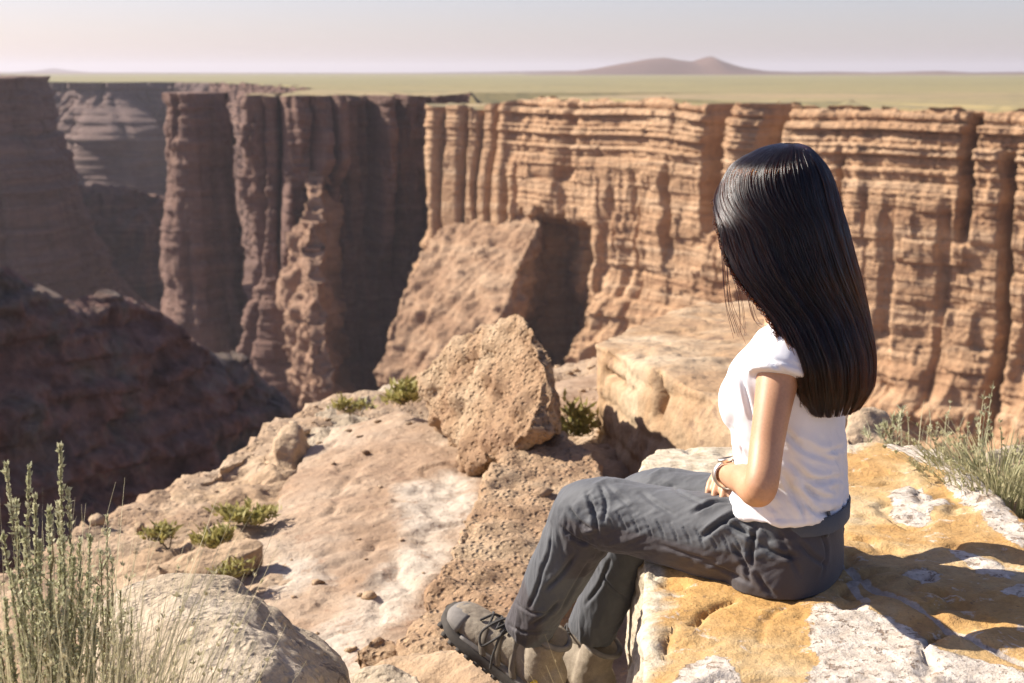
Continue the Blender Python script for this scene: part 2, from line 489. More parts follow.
# --- steep shaded spur on our own side of the canyon
def fo_spur(s, z, px, py, X, Y):
    d = np.clip(zspur(s[:, 0], px[:, 0], np.stack([X[:, 0], Y[:, 0]], 1))[:, None]-z, 0, None)
    o = d*.42
    o += 1.1*fbm(np.stack([X*.12+z*.05, Y*.12, z*.12], -1), 4, 31)*np.clip(d/2, 0, 1)
    o += 1.5*fbm(np.stack([X*.2, Y*.2, z*.2], -1), 4, 33, ridged=True)*np.clip(d, 0, 1)
    o += 3.0*fbm(np.stack([X*.07, Y*.07, z*.05], -1), 3, 37)*np.clip(d/3, 0, 1)
    off, blk, rnd = layers(z+2*fbm(np.stack([X*.05, Y*.05, z*0], -1), 2, 3), s, 35, .5, 2.2, 2.5)
    o += (.5*off+.6*blk+.3*rnd)*np.clip(d*2, 0, 1)
    o += .55*fbm(np.stack([X*.9, Y*.9, z*.9], -1), 3, 38, ridged=True)*np.clip(d*2, 0, 1)
    return o
def zspur(s, px, P):
    D_ = P[:, 1]
    yl = np.interp(px, [-400, -200, 0, 50, 100, 160, 200, 240, 290, 330, 420], [170, 215, 252, 285, 283, 308, 343, 358, 408, 440, 520])
    z = EYE-(yl-HOR)/FPX*np.hypot(P[:, 0], P[:, 1])
    return z+1.0*fbm(np.stack([s*.3, s*0, s*0], -1), 4, 6)+.7*(h01(np.floor(s/1.7), 3)-.5)+2.0*np.clip(h01(np.floor(s/1.3), 9)-.8, 0, 1)
E = [(-62, 58), (-50, 75), (-40, 92), (-30, 106), (-22, 116), (-16, 121), (-10, 124)]
m = Mat('spur_rubble'); a_ = m.noise(.09, 6, .65); b_ = m.noise(.5, 6, .7); c_ = m.voro(.55)
cc = m.ramp(a_, [(.32, (.15, .075, .055)), (.47, (.30, .155, .11)), (.58, (.24, .18, .13)), (.7, (.38, .22, .16))])
cc = m.mix(.7, cc, m.ramp(b_, [(.3, .2), (.62, 1.0)]), 'MULTIPLY')
cc = m.mix(m.math('MULTIPLY', m.ramp(b_, [(.60, 0), (.68, 1)]), .6), cc, (.30, .22, .15))
M_SPUR = m.finish(cc, .95, m.bump(m.math('ADD', b_, m.math('MULTIPLY', c_, .5)), 1.0, 1.0))
rimE, zE = cliff('rock_spur', E, 1, zspur, -70, 260, .0007, fo_spur, M_SPUR, 31)
Ve = np.column_stack([rimE, zE]); k = len(Ve)
bk = Ve+np.array([-18, 22, -26])
mesh_np('rock_spur', np.vstack([Ve, bk]), [(i, i+1, k+i+1, k+i) for i in range(k-1)], M_SPUR)['kind'] = 'structure'

# --- craggy sunlit masses at the foot of the towers
def displace(me, f):
    V = verts_of(me); N = normals_of(me); set_verts(me, V+N*f(V, N)[:, None])
def crag(name, pts, mat, vox, seed, a1=3.2, a2=1.6):
    me = voxel(hull_mesh(pts), vox); relax(me, 2)
    def f(V, N):
        o = a1*1.6*fbm(V*.06, 3, seed)+-a2*1.6*fbm(V*np.array([.15, .15, .10]), 4, seed+1, ridged=True)+.45*fbm(V*.55, 4, seed+2)-1.3*np.clip(fbm(V*np.array([.17, .17, .025]), 3, seed+4, ridged=True), 0, 1)
        off, blk, rnd = layers(V[:, 2]+2*pn(V*.06), V[:, 0]+.4*V[:, 1], seed, 1.2, 5, 5)
        return o+(.8*off+.9*blk+.5*rnd)*(1-np.abs(N[:, 2]))
    displace(me, f); o = obj(name, me, mat); o['kind'] = 'structure'
crag('rock_buttress', [U(318, 158, 372), U(336, 172, 380), U(306, 222, 362), U(286, 238, 362), U(277, 290, 358), U(279, 345, 352), U(298, 388, 340), U(312, 225, 352), U(316, 270, 344), U(318, 330, 336), U(328, 396, 328),
     U(344, 330, 356), U(346, 396, 350), U(340, 250, 368), U(352, 280, 386), U(345, 200, 392), U(290, 240, 392), U(290, 430, 385), U(360, 420, 386)], M_RED2, .7, 3, 2.6, 2.4)
crag('rock_buttress', [U(428, 238, 350), U(402, 285, 338), U(384, 330, 326), U(372, 372, 318), U(395, 410, 306), U(470, 430, 292), U(505, 385, 298), U(500, 312, 306), U(522, 258, 318), U(545, 206, 332), U(500, 208, 346), U(450, 222, 352),
     U(450, 240, 375), U(552, 212, 345), U(540, 420, 345), U(390, 400, 360)], M_RAMP, .6, 8, 1.8, 1.1)

crag('rock_ridge', [U(60, 186, 590), U(92, 187, 590), U(120, 200, 592), U(146, 184, 594), U(172, 196, 594), U(60, 330, 575), U(175, 330, 578), U(60, 186, 640), U(172, 200, 640), U(60, 340, 650), U(175, 340, 650), U(110, 300, 570)], M_RED_SHADE, 1.2, 15, 5, 2.5)
# --- canyon floor
def grid(x0, x1, y0, y1, nx, ny):
    gx, gy = np.meshgrid(np.linspace(x0, x1, nx), np.linspace(y0, y1, ny), indexing='ij')
    idx = np.arange(nx*ny).reshape(nx, ny)
    F = np.stack([idx[:-1, :-1], idx[1:, :-1], idx[1:, 1:], idx[:-1, 1:]], -1).reshape(-1, 4)
    return gx, gy, F
gx, gy, F = grid(-700, 260, 15, 1250, 240, 420)
ey = 556+14*fbm(np.stack([gx*.03, gx*0, gx*0], -1), 4, 45)
gz = -92+9*fbm(np.stack([gx*.02, gy*.02, gx*0], -1), 5, 41)
tag(mesh_np('canyon_floor', np.stack([gx, gy, gz], -1).reshape(-1, 3), F, M_RED_SHADE), None, kind='structure')

# --- plateau reaching the horizon
m = Mat('dry_plateau')
g1 = m.noise(.02, 5, .6); g2 = m.noise(.25, 4, .6)
band = m.noise(1.0, 4, .6, m.mapping((.0006, .003, 0)))
yy = m.n('SeparateXYZ', {0: m.pos()}).outputs[1]
yn = m.math('ADD', m.math('MULTIPLY', yy, .001), m.math('MULTIPLY', m.math('SUBTRACT', g1, .5), .5))
pc = m.ramp(yn, [(.34, (.36, .235, .13)), (.52, (.25, .19, .085)), (.9, (.225, .20, .07))])
pc = m.mix(m.math('MULTIPLY', m.ramp(g1, [(.45, 0), (.6, 1)]), .7), pc, (.14, .12, .055))
pc = m.mix(m.ramp(band, [(.4, 0), (.6, 1)]), pc, (.25, .205, .08))
pc = m.mix(m.math('MULTIPLY', m.ramp(g2, [(.52, 0), (.62, 1)]), .55), pc, (.13, .115, .055))
M_PLAT = m.finish(pc, .95)
from mathutils.geometry import delaunay_2d_cdt
rim = np.vstack([rimA[::2], rimB[1::2], rimC[1::2]])
rz = np.r_[zA[::2], zB[1::2], zC[1::2]]
outer = np.array([(-3000, 1100), (-15000, 3000), (-15000, 20000), (15000, 20000), (15000, 60), (230, 60)], float)
inner = np.array([(60+i*90, 420+i*150) for i in range(12)]+[(400, 400), (300, 250), (900, 500), (100, 600), (-80, 900), (-150, 1300)], float)
allp = np.vstack([rim, outer, inner]); nb = len(rim)+len(outer)
allz = np.r_[rz, np.full(len(outer)+len(inner), ZP)]
res = delaunay_2d_cdt([Vector(p) for p in allp], [], [list(range(nb))], 1, 1e-4)
vv = np.array([tuple(v) for v in res[0]]); orig = res[3]
zz = np.array([allz[o[0]] if o and o[0] < len(allz) else ZP for o in orig])
tag(mesh_np('plateau', np.column_stack([vv, zz]), res[2], M_PLAT, smooth_shade=False), kind='structure')

# --- distant volcanic hills and low ridges on the horizon
m = Mat('distant_hills'); hc = m.ramp(m.noise(.004, 5), [(.3, (.085, .045, .03)), (.7, (.16, .09, .06))])
M_HILL = m.finish(hc, .95)
def hills(name, D_, prof, depth):
    xs = np.linspace(prof[0][0], prof[-1][0], 160); hh = np.interp(xs, [p[0] for p in prof], [p[1] for p in prof])
    hh = hh*(1+.06*fbm(np.stack([xs*.05, xs*0, xs*0], -1), 4, 3))
    k = 24; V = []
    for j in range(k):
        t = j/(k-1); q = math.sin(math.pi*t)
        y = D_+(t-.5)*depth
        n = fbm(np.stack([xs*.06, xs*0+t*4, xs*0], -1), 4, 8)
        V.append(np.stack([(xs-512)/FPX*D_, np.full_like(xs, y), ZP-1+(hh/FPX*D_+1)*np.clip(q+.06*n*q, 0, 1.0)], 1))
    V = np.array(V); idx = np.arange(k*160).reshape(k, 160)
    F = np.stack([idx[:-1, :-1], idx[:-1, 1:], idx[1:, 1:], idx[1:, :-1]], -1).reshape(-1, 4)
    tag(mesh_np(name, V.reshape(-1, 3), F, M_HILL), kind='structure')
hills('hills', 3400, [(520, 0), (565, 2.5), (595, 6), (622, 11), (645, 15), (660, 16.5), (675, 14), (688, 12.5), (698, 16), (706, 17.5), (716, 13), (735, 7), (760, 3.5), (790, 2.5), (830, 2.8), (870, 2), (930, 3.5), (960, 2), (1040, 3), (1090, 0)], 600)
hills('hills', 9000, [(20, 0), (48, 2.5), (62, 4.5), (76, 2.5), (100, 0)], 700)
hills('hills', 5000, [(-100, 0), (-40, 1.5), (200, 1.0), (400, .8), (480, 1.6), (560, 3), (600, 2.5), (700, 0)], 700)

# --- haze
hz = bpy.data.materials.new('haze'); hz.use_nodes = True; ht = hz.node_tree; ht.nodes.clear()
ho = ht.nodes.new('ShaderNodeOutputMaterial'); pv = ht.nodes.new('ShaderNodeVolumePrincipled')
pv.inputs['Color'].default_value = (.90, .86, .91, 1); pv.inputs['Density'].default_value = .00010
pv.inputs['Anisotropy'].default_value = .2
ht.links.new(pv.outputs[0], ho.inputs['Volume'])
bm = bmesh.new(); bmesh.ops.create_cube(bm, size=1)
for v in bm.verts:
    v.co = Vector((v.co.x*31000, 10000+v.co.y*21000, -20+v.co.z*250))
tag(obj('haze', bm_mesh(bm), hz), kind='stuff')
# ============================================================ foreground rocks
def rock_mat(name, lo, mid, hi, scale=2.5, spot=None, spot_amt=.5, pit=0., bump=.6, bdist=.02, big=None, strat=0., bleach=None):
    m = Mat(name)
    vec = m.pos()
    if strat: vec = m.mapping((1, 1, strat))
    a = m.noise(scale, 8, .62, vec, .4)
    b = m.noise(scale*9, 6, .65)
    c = m.noise(scale*60, 4, .7)
    col = m.ramp(a, [(.3, lo), (.48, mid), (.66, hi)])
    if big is not None:
        g = m.noise(scale*.35, 4, .6)
        col = m.mix(m.ramp(g, [(.47, 0), (.63, 1)]), col, big)
    if bleach:
        bf = m.math('ADD', m.attr('bleach'), m.math('MULTIPLY', m.math('SUBTRACT', m.noise(3.5, 8, .68), .5), 1.9)); col = m.mix(m.math('MULTIPLY', m.ramp(bf, [(.28, 0), (.95, 1)]), .85), col, bleach)
    col = m.mix(.45, col, m.ramp(b, [(.28, .35), (.6, 1.0)]), 'MULTIPLY')
    col = m.mix(.35, col, m.ramp(c, [(.3, .4), (.65, 1.0)]), 'MULTIPLY')
    if spot is not None:
        s1 = m.noise(scale*5, 8, .75, None, .6)
        col = m.mix(m.math('MULTIPLY', m.ramp(s1, [(.56, 0), (.63, 1)]), spot_amt), col, spot)
    h = m.math('ADD', m.math('MULTIPLY', a, .8), m.math('ADD', m.math('MULTIPLY', b, .5), m.math('MULTIPLY', c, .12)))
    if pit:
        v = m.voro(scale*14); h = m.math('ADD', h, m.math('MULTIPLY', m.ramp(v, [(.05, 0), (.45, 1)]), pit))
    return m.finish(col, .93, m.bump(h, bump, bdist))
M_CONG = rock_mat('conglomerate', (.36, .21, .115), (.48, .305, .17), (.58, .41, .25), 3.0, (.20, .11, .06), .5, .5, .9, .05)
M_PINK = rock_mat('pink_white_slab', (.29, .18, .105), (.40, .265, .165), (.49, .355, .24), 1.5, (.25, .145, .085), .6, .15, .9, .035, big=(.60, .49, .37), bleach=(.62, .53, .42))
M_PALE = rock_mat('pale_limestone', (.42, .32, .21), (.53, .42, .29), (.61, .50, .37), 3.2, (.10, .075, .06), .8, .25, .9, .035)
M_TAN = rock_mat('tan_sandstone', (.37, .235, .135), (.49, .335, .20), (.58, .43, .28), 2.0, (.17, .11, .07), .5, .15, .9, .04, strat=1.5)
M_BLOCK = rock_mat('banded_sandstone', (.33, .19, .095), (.46, .29, .155), (.60, .45, .29), 1.6, (.15, .09, .06), .55, .15, .8, .03, strat=.6)
M_SOIL = rock_mat('rim_soil', (.34, .215, .125), (.44, .30, .185), (.53, .39, .26), 2.2, (.22, .14, .085), .55, .3, .9, .03)

def seg_dist(P, line):
    best = np.full(len(P), 9.)
    for a, b in zip(line[:-1], line[1:]):
        ab = b-a; t = np.clip(((P-a)@ab)/(ab@ab+1e-12), 0, 1)
        best = np.minimum(best, np.linalg.norm(P-a-t[:, None]*ab, axis=1))
    return best
def rock(name, pts, mat, label, vox=.03, rel=6, amp=.06, sc=2.2, fine=.02, fsc=8., ridge=0., crack=0., seed=1, lay=None, group=None, cat='rock', terr=0, grooves=()):
    me = voxel(hull_mesh(pts), vox)
    relax(me, rel)
    def f(V, N):
        o = amp*fbm(V*sc, 4, seed)+fine*fbm(V*fsc, 4, seed+1)
        if ridge: o -= ridge*np.clip(fbm(V*sc*1.7, 4, seed+2, ridged=True), 0, 1)
        if crack:
            j = 1-np.abs(fbm(V*np.array([1.6, 1.6, .5]), 3, seed+5))*2
            o -= crack*np.clip((j-.86)/.14, 0, 1)
        if lay:
            off, blk, rnd = layers(V[:, 2]+.06*pn(V*1.3+seed), V[:, 0]+V[:, 1]*.6, seed, lay[0]*.4, lay[0], .5)
            side = 1-np.abs(N[:, 2])
            o += lay[1]*(off+rnd+.5*blk)*side
        if terr: o += terr*(np.round(2.6*fbm(V*np.array([1.1, 1.1, .4]), 5, seed+7))+.5*np.round(3*fbm(V*np.array([3.1, 3.1, 1]), 4, seed+8)))*smooth(.3, .8, N[:, 2])
        for line, w, dep in grooves: o -= dep*np.exp(-(seg_dist(V+.02*np.stack([pn(V*9), pn(V*9+5), V[:, 0]*0], 1), np.array(line))/w)**2)
        return o
    displace(me, f)
    V = verts_of(me); base = np.array([V[:, 0].mean(), V[:, 1].mean(), V[:, 2].min()])
    o = obj(name, me, mat, loc=base)
    return tag(o, label, cat, group)
def slab(outline, zf, thick, grow=1.0):
    """hull points of a slab whose top outline is given in pixels, on the surface z = zf(index)"""
    top = [UZ(x, y, zf(i) if callable(zf) else zf) for i, (x, y) in enumerate(outline)]
    c = np.mean(top, 0)
    bot = [c+(p-c)*grow-np.array([0, 0, thick]) for p in top]
    return np.array(top+bot)

# --- ground of the rim terrace: one sheet that breaks off at the edge of the gorge
gx, gy, F = grid(-7, 7, -3, 13, 420, 480)
xe = [-7, -4, -2.2, -1.75, -1.5, -1.05, .4, 1.2, 1.5, 1.9, 3, 7]
ye = [2.6, 3.4, 4.6, 5.6, 6.7, 8.3, 9.0, 8.7, 7.6, 5.0, 4.5, 4.2]
P0 = np.stack([gx, gy, gx*0], -1)
edge = np.interp(gx, xe, ye)-.25*smooth(.5, -.5, gx)+.55*fbm(P0*.9, 4, 51)+.18*fbm(P0*3, 3, 55)
gz = -.84+.14*fbm(P0*.8, 4, 52)+.07*fbm(P0*3.2, 5, 53)+.03*fbm(P0*11, 3, 56, ridged=True)
gz += .30*smooth(3.6, 2.0, gy)*smooth(.4, -.2, gx)
gz += .76*smooth(1.00, 1.18, gx)*smooth(4.6, 3.7, gy)
drop = np.clip(gy-edge, 0, None)
gz -= drop*1.6+drop**2*2.5+.5*np.clip(fbm(P0*1.6, 3, 54), 0, 1)*smooth(0, .5, drop)
ground = tag(mesh_np('ground', np.stack([gx, gy, gz], -1).reshape(-1, 3), F, M_SOIL), kind='structure')

# --- the slab she sits on
top = [(640, 463), (655, 446), (760, 441), (880, 442), (946, 448), (985, 490), (1024, 540)]
tp = [UZ(x, y, 0) for x, y in top]+[np.array([1.13, 2.4, 0]), np.array([1.1, 1.75, -.03]), np.array([.25, 1.75, -.03]), UZ(641, 683, -.01), UZ(650, 610, 0), UZ(652, 560, 0)]
bt = [p+np.array([-.05 if p[0] < .6 else .0, .05 if p[1] > 3 else 0, -.85]) for p in tp]
me = voxel(hull_mesh(tp+bt), .0085)
relax(me, 10)
V = verts_of(me); N = normals_of(me)
o = .020*fbm(V*1.6, 3, 61)+.010*fbm(V*6, 4, 62)+.004*fbm(V*25, 3, 63)
o -= .045*np.clip(fbm(V*np.array([3, 3, 5]), 4, 64, ridged=True)-.2, 0, 1)*smooth(.7, .2, N[:, 2])
jn = 1-np.abs(fbm(V*np.array([2.2, 2.2, 1]), 4, 66))*2
o -= .014*np.clip((jn-.9)/.1, 0, 1)
o += .004*np.round(2.2*fbm(V*np.array([2.6, 2.6, 0]), 4, 67))*smooth(.5, .9, N[:, 2])
set_verts(me, V+N*o[:, None]); V = verts_of(me)
Vw = V[:, :2]+.030*np.stack([fbm(V*7, 4, 81), fbm(V*7, 4, 82)], 1)+.010*np.stack([fbm(V*26, 3, 83), fbm(V*26, 3, 84)], 1)
def plan(pp): return np.array([UZ(x, y, 0)[:2] for x, y in pp])
white = np.zeros(len(V)); grey = np.zeros(len(V)); cream = np.zeros(len(V))
topm = smooth(-.12, -.04, V[:, 2])
for pp in ([(820, 607), (868, 606), (910, 632), (943, 648), (1024, 664), (1060, 720), (780, 720), (802, 683), (816, 650), (808, 625)],
           [(886, 445), (947, 448), (1000, 498), (1030, 535), (1024, 556), (985, 520), (945, 482), (905, 456)],
           [(886, 492), (912, 484), (958, 503), (932, 509), (915, 526), (895, 514)],
           [(944, 547), (980, 555), (1019, 575), (1014, 586), (985, 574), (960, 561)],
           [(898, 572), (925, 566), (941, 576), (924, 586)], [(1000, 590), (1030, 588), (1030, 602), (1005, 600)],
           [(655, 700), (690, 660), (725, 653), (745, 690)]):
    white = np.maximum(white, inpoly(Vw, plan(pp))*topm)
for pp, w in (([(838, 560), (880, 590), (940, 624), (1030, 662)], .010), ([(850, 578), (868, 606)], .009)):
    d = seg_dist(V[:, :2]*.6+Vw*.4, plan(pp)); grey = np.maximum(grey, (1-smooth(w*.6, w*1.5, d))*topm)
cream = inpoly(V[:, :2], plan([(630, 436), (780, 436), (890, 438), (850, 452), (760, 480), (690, 500), (630, 480)]))*topm
cream = np.maximum(cream, inpoly(V[:, :2], plan([(600, 700), (636, 560), (662, 556), (668, 600), (662, 640), (655, 700)])))
cream = np.maximum(cream, smooth(-.03, -.12, V[:, 2]))
white = smooth_attr(me, white, 8); grey = smooth_attr(me, grey, 2); cream = smooth_attr(me, cream, 120)
# lichen crust stands a little proud, cracks cut in
dz = .004*white
for pp, w, dep in (([(693, 628), (702, 615), (716, 607), (733, 600)], .007, .016), ([(664, 655), (667, 640), (672, 630)], .006, .012), ([(760, 640), (765, 620), (790, 605)], .005, .006),
                   ([(838, 560), (880, 590), (940, 624), (1030, 662)], .008, .008)):
    d = seg_dist(V[:, :2], plan(pp)); dz = dz-dep*np.exp(-(d/w)**2)*topm
V[:, 2] += dz; set_verts(me, V)
set_attr(me, 'white', white); set_attr(me, 'grey', grey); set_attr(me, 'cream', cream)
m = Mat('ochre_lichen_stone')
n1 = m.noise(4.0, 7, .6, None, .6); n2 = m.noise(28, 6, .65); n3 = m.noise(160, 4, .7)
oc = m.ramp(n1, [(.28, (.40, .21, .075)), (.42, (.54, .31, .105)), (.55, (.60, .40, .18)), (.72, (.66, .53, .34))])
oc = m.mix(m.math('MULTIPLY', m.ramp(m.noise(2.2, 4), [(.5, 0), (.62, 1)]), .6), oc, (.60, .33, .09))
cr = m.ramp(n2, [(.3, (.46, .36, .24)), (.5, (.62, .52, .37)), (.7, (.72, .64, .50))])
cfac = m.math('ADD', m.attr('cream'), m.math('MULTIPLY', m.math('SUBTRACT', n1, .5), 2.2))
col = m.mix(m.ramp(cfac, [(.35, 0), (.65, 1)]), oc, cr)
wf = m.math('ADD', m.attr('white'), m.math('MULTIPLY', m.math('SUBTRACT', m.noise(11, 9, .72), .5), 2.6))
wm = m.ramp(wf, [(.46, 0), (.56, 1)])
pits = m.ramp(m.noise(42, 5, .7), [(.57, 0), (.61, 1)])
wc = m.mix(m.ramp(n2, [(.35, 0), (.65, 1)]), (.60, .49, .38), (.74, .66, .56))
wc = m.mix(m.math('MULTIPLY', pits, .75), wc, (.28, .17, .10))
col = m.mix(wm, col, wc)
gf = m.math('ADD', m.attr('grey'), m.math('MULTIPLY', m.math('SUBTRACT', m.noise(30, 6, .7), .5), .9))
col = m.mix(m.math('MULTIPLY', m.ramp(gf, [(.45, 0), (.6, 1)]), .65), col, (.62, .57, .53))
col = m.mix(.4, col, m.ramp(n2, [(.3, .45), (.6, 1)]), 'MULTIPLY')
col = m.mix(.4, col, m.ramp(n3, [(.3, .45), (.62, 1)]), 'MULTIPLY')
wsp = m.math('MULTIPLY', m.ramp(m.noise(17, 7, .72, None, .5), [(.585, 0), (.635, 1)]), .7)
col = m.mix(wsp, col, (.64, .55, .44))
dsp = m.math('MULTIPLY', m.ramp(m.noise(13, 8, .75, m.mapping((1, 1, 1), None, (7, 3, 1)), .8), [(.60, 0), (.66, 1)]), .65)
col = m.mix(dsp, col, (.16, .11, .075))
specks = m.ramp(m.noise(75, 3, .6), [(.66, 0), (.70, 1)])
col = m.mix(m.math('MULTIPLY', specks, .6), col, (.15, .09, .05))
h = m.math('ADD', m.math('ADD', m.math('MULTIPLY', n1, .8), m.math('MULTIPLY', n2, .5)), m.math('ADD', m.math('MULTIPLY', n3, .16), m.math('MULTIPLY', m.math('MULTIPLY', pits, wm), -.3)))
h = m.math('ADD', h, m.math('MULTIPLY', wm, .12))
M_SEAT = m.finish(col, .88, m.bump(h, .8, .02))
tag(obj('rock', me, M_SEAT, loc=(.7, 2.7, -.85)), 'ochre and white lichen covered flat rock that the woman sits on', 'rock')

# --- boulders and slabs on the terrace
pts = [U(108, 640, 3.05), U(112, 602, 3.1), U(150, 578, 3.15), U(192, 571, 3.15), U(240, 581, 3.1), U(292, 607, 3.05), U(330, 638, 3.0), U(348, 662, 2.95), U(352, 700, 2.9), U(340, 760, 2.8),
       U(140, 632, 2.72), U(200, 612, 2.68), U(270, 632, 2.62), U(315, 680, 2.55), U(110, 760, 2.4), U(230, 790, 2.2), U(120, 640, 3.7), U(190, 600, 3.8), U(300, 650, 3.7), U(340, 720, 3.5)]
c_ = np.mean(pts, 0); pts = [c_+(p-c_)*np.array([1.13, 1.05, 1.06])+np.array([-.03, 0, 0]) for p in pts]
rock('boulder', pts, M_PALE, 'rounded pale boulder with dark lichen specks at the lower left behind the dry stalks', .014, 10, .045, 3.0, .018, 9, .02, 0, 71, cat='boulder')
pts = [U(418, 374, 6.5), U(430, 358, 6.5), U(458, 336, 6.4), U(487, 328, 6.3), U(508, 312, 6.15), U(522, 313, 6.1), U(543, 350, 5.8), U(552, 398, 5.68), U(553, 428, 5.62), U(421, 402, 6.4), U(445, 432, 6.15), U(470, 468, 5.9), U(490, 462, 5.72), U(525, 425, 5.58),
       U(470, 360, 7.0), U(510, 330, 6.9), U(556, 390, 6.3), U(556, 430, 6.2), U(450, 440, 6.8)]
c_ = np.mean(pts, 0); pts = [c_+(p-c_)*1.08 for p in pts]
rock('boulder', pts, M_CONG, 'large rough pointed tan boulder standing on the terrace left of the woman\'s knees', .018, 2, .08, 2.2, .05, 9, .05, 0, 72, cat='boulder')
out = [(505, 432), (560, 428), (598, 448), (606, 475), (600, 520), (560, 590), (500, 650), (400, 690), (392, 645), (420, 600), (450, 560), (485, 500), (487, 470)]
rock('rock', slab(out, lambda i: -.52 if out[i][1] < 520 else -.56, .5, 1.04), M_CONG, 'long pitted tan conglomerate ledge sloping down behind the woman\'s shins', .02, 5, .06, 2.2, .035, 10, .04, 0, 73)
out = [(330, 428), (400, 410), (470, 440), (494, 480), (456, 570), (410, 670), (330, 720), (220, 680), (195, 610), (240, 560), (272, 500), (300, 455)]
pink = rock('rock', slab(out, lambda i: -.70 if out[i][0] > 380 else -.79, .4, 1.06), M_PINK, 'broad pinkish white bare slab in the middle of the terrace', .018, 5, .05, 1.1, .010, 9, .015, .02, 74, terr=.008)
out = [(285, 438), (300, 418), (335, 398), (372, 392), (372, 420), (330, 440), (300, 450)]
rock('rock', slab(out, -.80, .5, 1.0), M_PALE, 'pale lumpy ledge along the terrace edge behind the small upright tan block', .02, 4, .08, 2.4, .03, 7, .04, 0, 88)
Vp = verts_of(pink.data)+np.array(pink.location)
bl = np.zeros(len(Vp))
for pp in ([(395, 490), (470, 470), (482, 500), (450, 570), (400, 640), (330, 690), (270, 690), (290, 640), (360, 600), (400, 550)], [(250, 560), (300, 545), (330, 575), (280, 600)]):
    bl = np.maximum(bl, inpoly(Vp[:, :2], np.array([UZ(x, y, -.74)[:2] for x, y in pp])))
set_attr(pink.data, 'bleach', smooth_attr(pink.data, bl, 60))
out = [(20, 600), (88, 545), (140, 508), (200, 468), (250, 448), (300, 462), (288, 512), (268, 556), (200, 585), (120, 610)]
rock('rock', slab(out, lambda i: -.80-.04*(i < 3), .7, 1.0), M_TAN, 'tan grassy ledge at the edge of the gorge left of the pinkish slab', .020, 4, .09, 1.6, .02, 7, .04, .03, 75, terr=.015)
out = [(150, 566), (205, 545), (255, 527), (270, 540), (255, 556), (215, 574)]
rock('rock', slab(out, lambda i: -.66 if i in (2, 3) else -.72, .10, .9), M_TAN, 'thin tilted brown slab casting a dark shadow behind the lower left boulder', .016, 4, .035, 3, .02, 9, .03, 0, 76)
pts = [U(266, 455, 6.5), U(272, 436, 6.5), U(292, 423, 6.6), U(304, 424, 6.6), U(314, 452, 6.6), U(312, 490, 6.4), U(268, 485, 6.3), U(285, 495, 6.2), U(280, 440, 6.9), U(305, 440, 6.9), U(300, 490, 6.9)]
rock('rock', pts, M_TAN, 'small upright tan block on the terrace edge above the grassy ledge', .016, 3, .06, 3, .03, 9, .03, 0, 77)
pts = [U(240, 500, 6.1), U(255, 478, 6.2), U(272, 462, 6.2), U(290, 470, 6.2), U(285, 495, 6.0), U(260, 505, 5.9), U(262, 480, 6.6)]
rock('rock', pts, M_TAN, 'low brown rock in front of the small upright tan block', .015, 3, .05, 3, .03, 9, .03, 0, 78)
pts = [U(335, 405, 7.9), U(342, 396, 8.0), U(365, 392, 8.1), U(378, 400, 8.0), U(376, 420, 7.8), U(340, 422, 7.7), U(360, 405, 8.5)]
rock('rock', pts, M_PALE, 'small pale rock left of the green bush on the terrace edge', .02, 4, .06, 3, .03, 8, .03, 0, 79)
pts = [U(368, 400, 8.2), U(380, 384, 8.3), U(408, 377, 8.3), U(424, 388, 8.2), U(424, 412, 7.9), U(375, 415, 7.9), U(400, 392, 8.8)]
rock('rock', pts, M_PALE, 'pale rock behind the green bush beside the pointed boulder', .02, 4, .06, 3, .03, 8, .03, 0, 80)
out = [(548, 378), (600, 372), (640, 380), (640, 425), (600, 440), (550, 430)]
rock('rock', slab(out, lambda i: -.84, .3), M_PINK, 'pale flat rock between the pointed boulder and the blocky boulder', .03, 4, .05, 1.6, .02, 6, .02, 0, 81)
pts = [U(593, 343, 7.0), U(608, 334, 7.3), U(650, 318, 8.0), U(700, 302, 9.0), U(830, 296, 9.0), U(860, 330, 7.2), U(850, 420, 5.4), U(750, 412, 5.4), U(655, 368, 6.1),
       U(594, 462, 6.9), U(646, 490, 5.9), U(750, 520, 5.3), U(850, 520, 5.3), U(640, 440, 9.0), U(830, 430, 9.0)]
rock('boulder', pts, M_BLOCK, 'big blocky brown boulder with a flat lit top behind the woman\'s chest', .019, 1, .035, 1.3, .014, 8, .02, .015, 82, (.40, .025), cat='boulder', grooves=(([U(656, 372, 6.08), U(660, 400, 6.0), U(664, 470, 5.95)], .022, .11), ([U(600, 372, 6.8), U(640, 392, 6.3), U(720, 418, 5.7)], .02, .06), ([U(628, 372, 6.5), U(626, 430, 6.4)], .015, .06), ([U(700, 330, 7.6), U(655, 350, 6.9), U(640, 362, 6.4)], .02, .05)))
pts = [U(352, 690, 3.5), U(358, 665, 3.55), U(390, 655, 3.6), U(430, 648, 3.55), U(470, 640, 3.45), U(520, 650, 3.4), U(600, 668, 3.25), U(610, 720, 3.0), U(470, 720, 3.0), U(380, 720, 3.2), U(480, 690, 4.0), U(600, 700, 3.9)]
rock('rock', pts, M_TAN, 'low tan rock under the woman\'s hiking boots', .014, 6, .03, 3, .014, 9, .02, 0, 83)
pts = [U(346, 665, 3.7), U(352, 645, 3.75), U(375, 632, 3.8), U(400, 640, 3.8), U(404, 665, 3.7), U(380, 690, 3.6), U(370, 660, 4.1)]
rock('rock', pts, M_CONG, 'small brown rock wedged between the lower left boulder and the boots', .012, 3, .04, 4, .02, 10, .03, 0, 84)
pts = [U(340, 700, 3.25), U(352, 672, 3.3), U(385, 662, 3.3), U(420, 672, 3.25), U(440, 700, 3.1), U(380, 720, 3.0), U(400, 690, 3.6)]
rock('rock', pts, M_PALE, 'small pale grey rock at the bottom edge left of the boots', .012, 4, .03, 4, .014, 10, .02, 0, 85)
